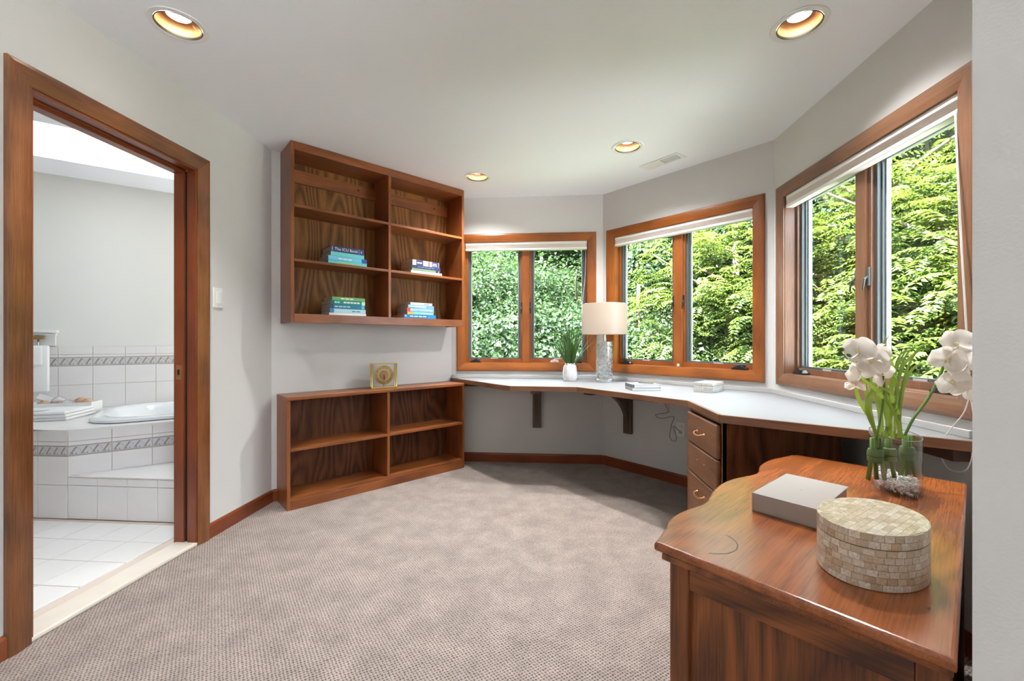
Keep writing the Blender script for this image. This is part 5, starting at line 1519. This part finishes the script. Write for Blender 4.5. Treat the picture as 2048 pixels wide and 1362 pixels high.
def walnut_crown(name, nclus, fronds, rx, rz, mat):
    d = unit(nclus); r = rng.random(nclus)[:, None]**0.40
    cl = d*r*np.array([rx, rx, rz]); cl[:, 2] += 0.1*rz
    P, A, Nn, Sz = [], [], [], []
    for c in cl:
        out = c/max(np.linalg.norm(c), 1e-6)
        for k in range(fronds):
            a = rng.uniform(0, 2*math.pi)
            dr = np.array([math.cos(a), math.sin(a), rng.uniform(-0.1, 0.45)])+out*0.5; dr /= np.linalg.norm(dr)
            L = rng.uniform(0.32, 0.55); side = np.cross(dr, [0, 0, 1.0]); side /= max(np.linalg.norm(side), 1e-6)
            m = 8
            st = c+rng.normal(size=3)*0.10
            for j in range(m):
                u = (j+0.6)/m
                p = st+dr*L*u+np.array([0, 0, -0.55*L*u*u])
                for sg in (-1, 1):
                    P.append(p); A.append(side*sg+dr*0.45+np.array([0, 0, -0.5])); Nn.append(np.array([0, 0, 0.75])+out*0.55+rng.normal(size=3)*0.25); Sz.append(0.115*(1-0.45*abs(u-0.5)))
            P.append(st+dr*L+np.array([0, 0, -0.55*L])); A.append(dr+np.array([0, 0, -0.5])); Nn.append(np.array([0, 0, 1.0])); Sz.append(0.1)
    return leaf_mesh(name, np.array(P), np.array(A), np.array(Nn), np.array(Sz), mat, 0.36)

def trunk_mesh(name, h, r0, crown_r, seed, nb=9):
    rr = random.Random(seed); bm = bmesh.new()
    pts = [(0, 0, -3.4-1.0)]
    m = 7; x = y = 0
    for i in range(1, m+1):
        x += rr.uniform(-0.12, 0.12); y += rr.uniform(-0.12, 0.12)
        pts.append((x, y, -4.4+(h+4.4)*i/m))
    P = spline(pts, 3)
    bm_tube(bm, P, [r0*(1-0.8*i/len(P)) for i in range(len(P))], 9)
    for k in range(nb):
        i = rr.randrange(len(P)//3, len(P)-2); a = rr.uniform(0, 2*math.pi); L = crown_r*rr.uniform(0.45, 0.85)
        p = P[i]
        q = [p, p+Vector((math.cos(a)*L*0.4, math.sin(a)*L*0.4, L*0.25)), p+Vector((math.cos(a+0.2)*L, math.sin(a+0.2)*L, L*0.55))]
        rr0 = r0*0.42*(1-0.6*i/len(P))
        S_ = spline(q, 3); bm_tube(bm, S_, [rr0*(1-0.75*j/len(S_)) for j in range(len(S_))], 6)
    bmesh.ops.recalc_face_normals(bm, faces=bm.faces)
    me = bpy.data.meshes.new(name); bm.to_mesh(me); bm.free()
    for p_ in me.polygons: p_.use_smooth = True
    me.materials.append(MATS['bark'])
    return me

CR = {'m0': maple_crown('maple_leaves', 420, 180, 2.3, 2.9, 'leaf_maple', 0.095),
      'm1': maple_crown('maple_leaves', 420, 180, 2.6, 2.6, 'leaf_maple', 0.095),
      'm2': maple_crown('maple_leaves', 380, 180, 2.1, 2.2, 'leaf_maple', 0.085),
      'w0': walnut_crown('walnut_leaves', 330, 7, 2.2, 2.4, 'leaf_walnut'),
      'w1': walnut_crown('walnut_leaves', 300, 7, 1.9, 1.9, 'leaf_walnut')}
TRK = [trunk_mesh('trunk', 3.2, 0.16, 2.4, s) for s in (1, 2, 3)]
def tree(x, y, z, kind, sc, rz, label, sz=1.0, cat='tree'):
    t = setp(empty('woodland_tree', (x, y, z), rz), label, cat, 'trees beyond the windows')
    t.scale = (sc, sc, sc*sz)
    f_ = link('foliage', CR[kind], t); f_['kind'] = 'stuff'
    k_ = link('trunk', TRK[random.randrange(3)], t)
    return t
def pol(deg, dist): return (dist*math.sin(R(deg)), dist*math.cos(R(deg)))
TL = [
    # bearing from the viewer, distance, crown height, kind, scale
    (-16, 11.5, 1.2, 'm0', 1.0), (-6, 10.0, 0.2, 'm1', 0.95), (-1, 13.5, 2.2, 'm0', 1.1), (5, 9.6, -0.4, 'm2', 0.95),
    (9, 14.0, 1.6, 'm1', 1.1), (13, 9.2, -0.6, 'm2', 0.9), (17, 12.5, 2.4, 'm0', 1.1), (23, 9.6, 1.2, 'w0', 0.95),
    (19, 7.6, -1.6, 'm2', 0.75), (30, 8.4, -0.8, 'w1', 0.95), (29, 12.5, 2.8, 'm1', 1.15), (36, 8.6, 1.4, 'w0', 0.95),
    (43, 7.4, 0.0, 'w1', 1.0), (42, 11.5, 3.0, 'm0', 1.2), (50, 8.2, 1.6, 'w0', 1.05), (57, 8.6, 0.2, 'w1', 1.1),
    (66, 9.5, 1.6, 'm1', 1.1), (-26, 12.0, 1.2, 'm1', 1.1),
    (-10, 17.5, 2.4, 'm1', 1.35), (2, 18.5, 2.2, 'm1', 1.35), (12, 18.5, 2.6, 'm0', 1.35), (23, 17.5, 2.8, 'm1', 1.4), (34, 17.0, 3.4, 'm0', 1.45), (46, 16.0, 3.8, 'm1', 1.45), (58, 15.0, 3.5, 'm0', 1.4),
]
WHERE = ['far to the side of the first window', 'low behind the first window beside the bookcase', 'tall behind the first window', 'behind the potted grass in the first window', 'tall behind the first window mullion', 'low behind the table lamp', 'dark and tall in the middle window, left pane', 'bright at the top of the middle window, right pane', 'low in the middle window beside the lamp shade', 'bright and low at the corner of the middle window', 'dark in the middle window, right pane', 'bright in the left pane of the orchid window', 'low and bright behind the orchid blooms', 'tall behind the orchid window', 'bright in the right pane of the orchid window', 'hidden beyond the orchid window edge', 'beyond the side of the orchid window', 'beyond the bookcase wall', 'far back behind the first window, left pane', 'far back behind the first window, right pane', 'far back behind the table lamp', 'far back behind the middle window', 'far back between middle and orchid windows', 'far back behind the orchid window', 'far back past the orchid window']
for (b_, d_, z_, k_, s_), wh in zip(TL, WHERE):
    x, y = pol(b_, d_)
    kind = 'yellow-green compound-leaved tree' if k_[0] == 'w' else 'leafy green maple'
    tree(x, y, z_, k_, s_, random.uniform(0, 6.28), kind+' '+wh)
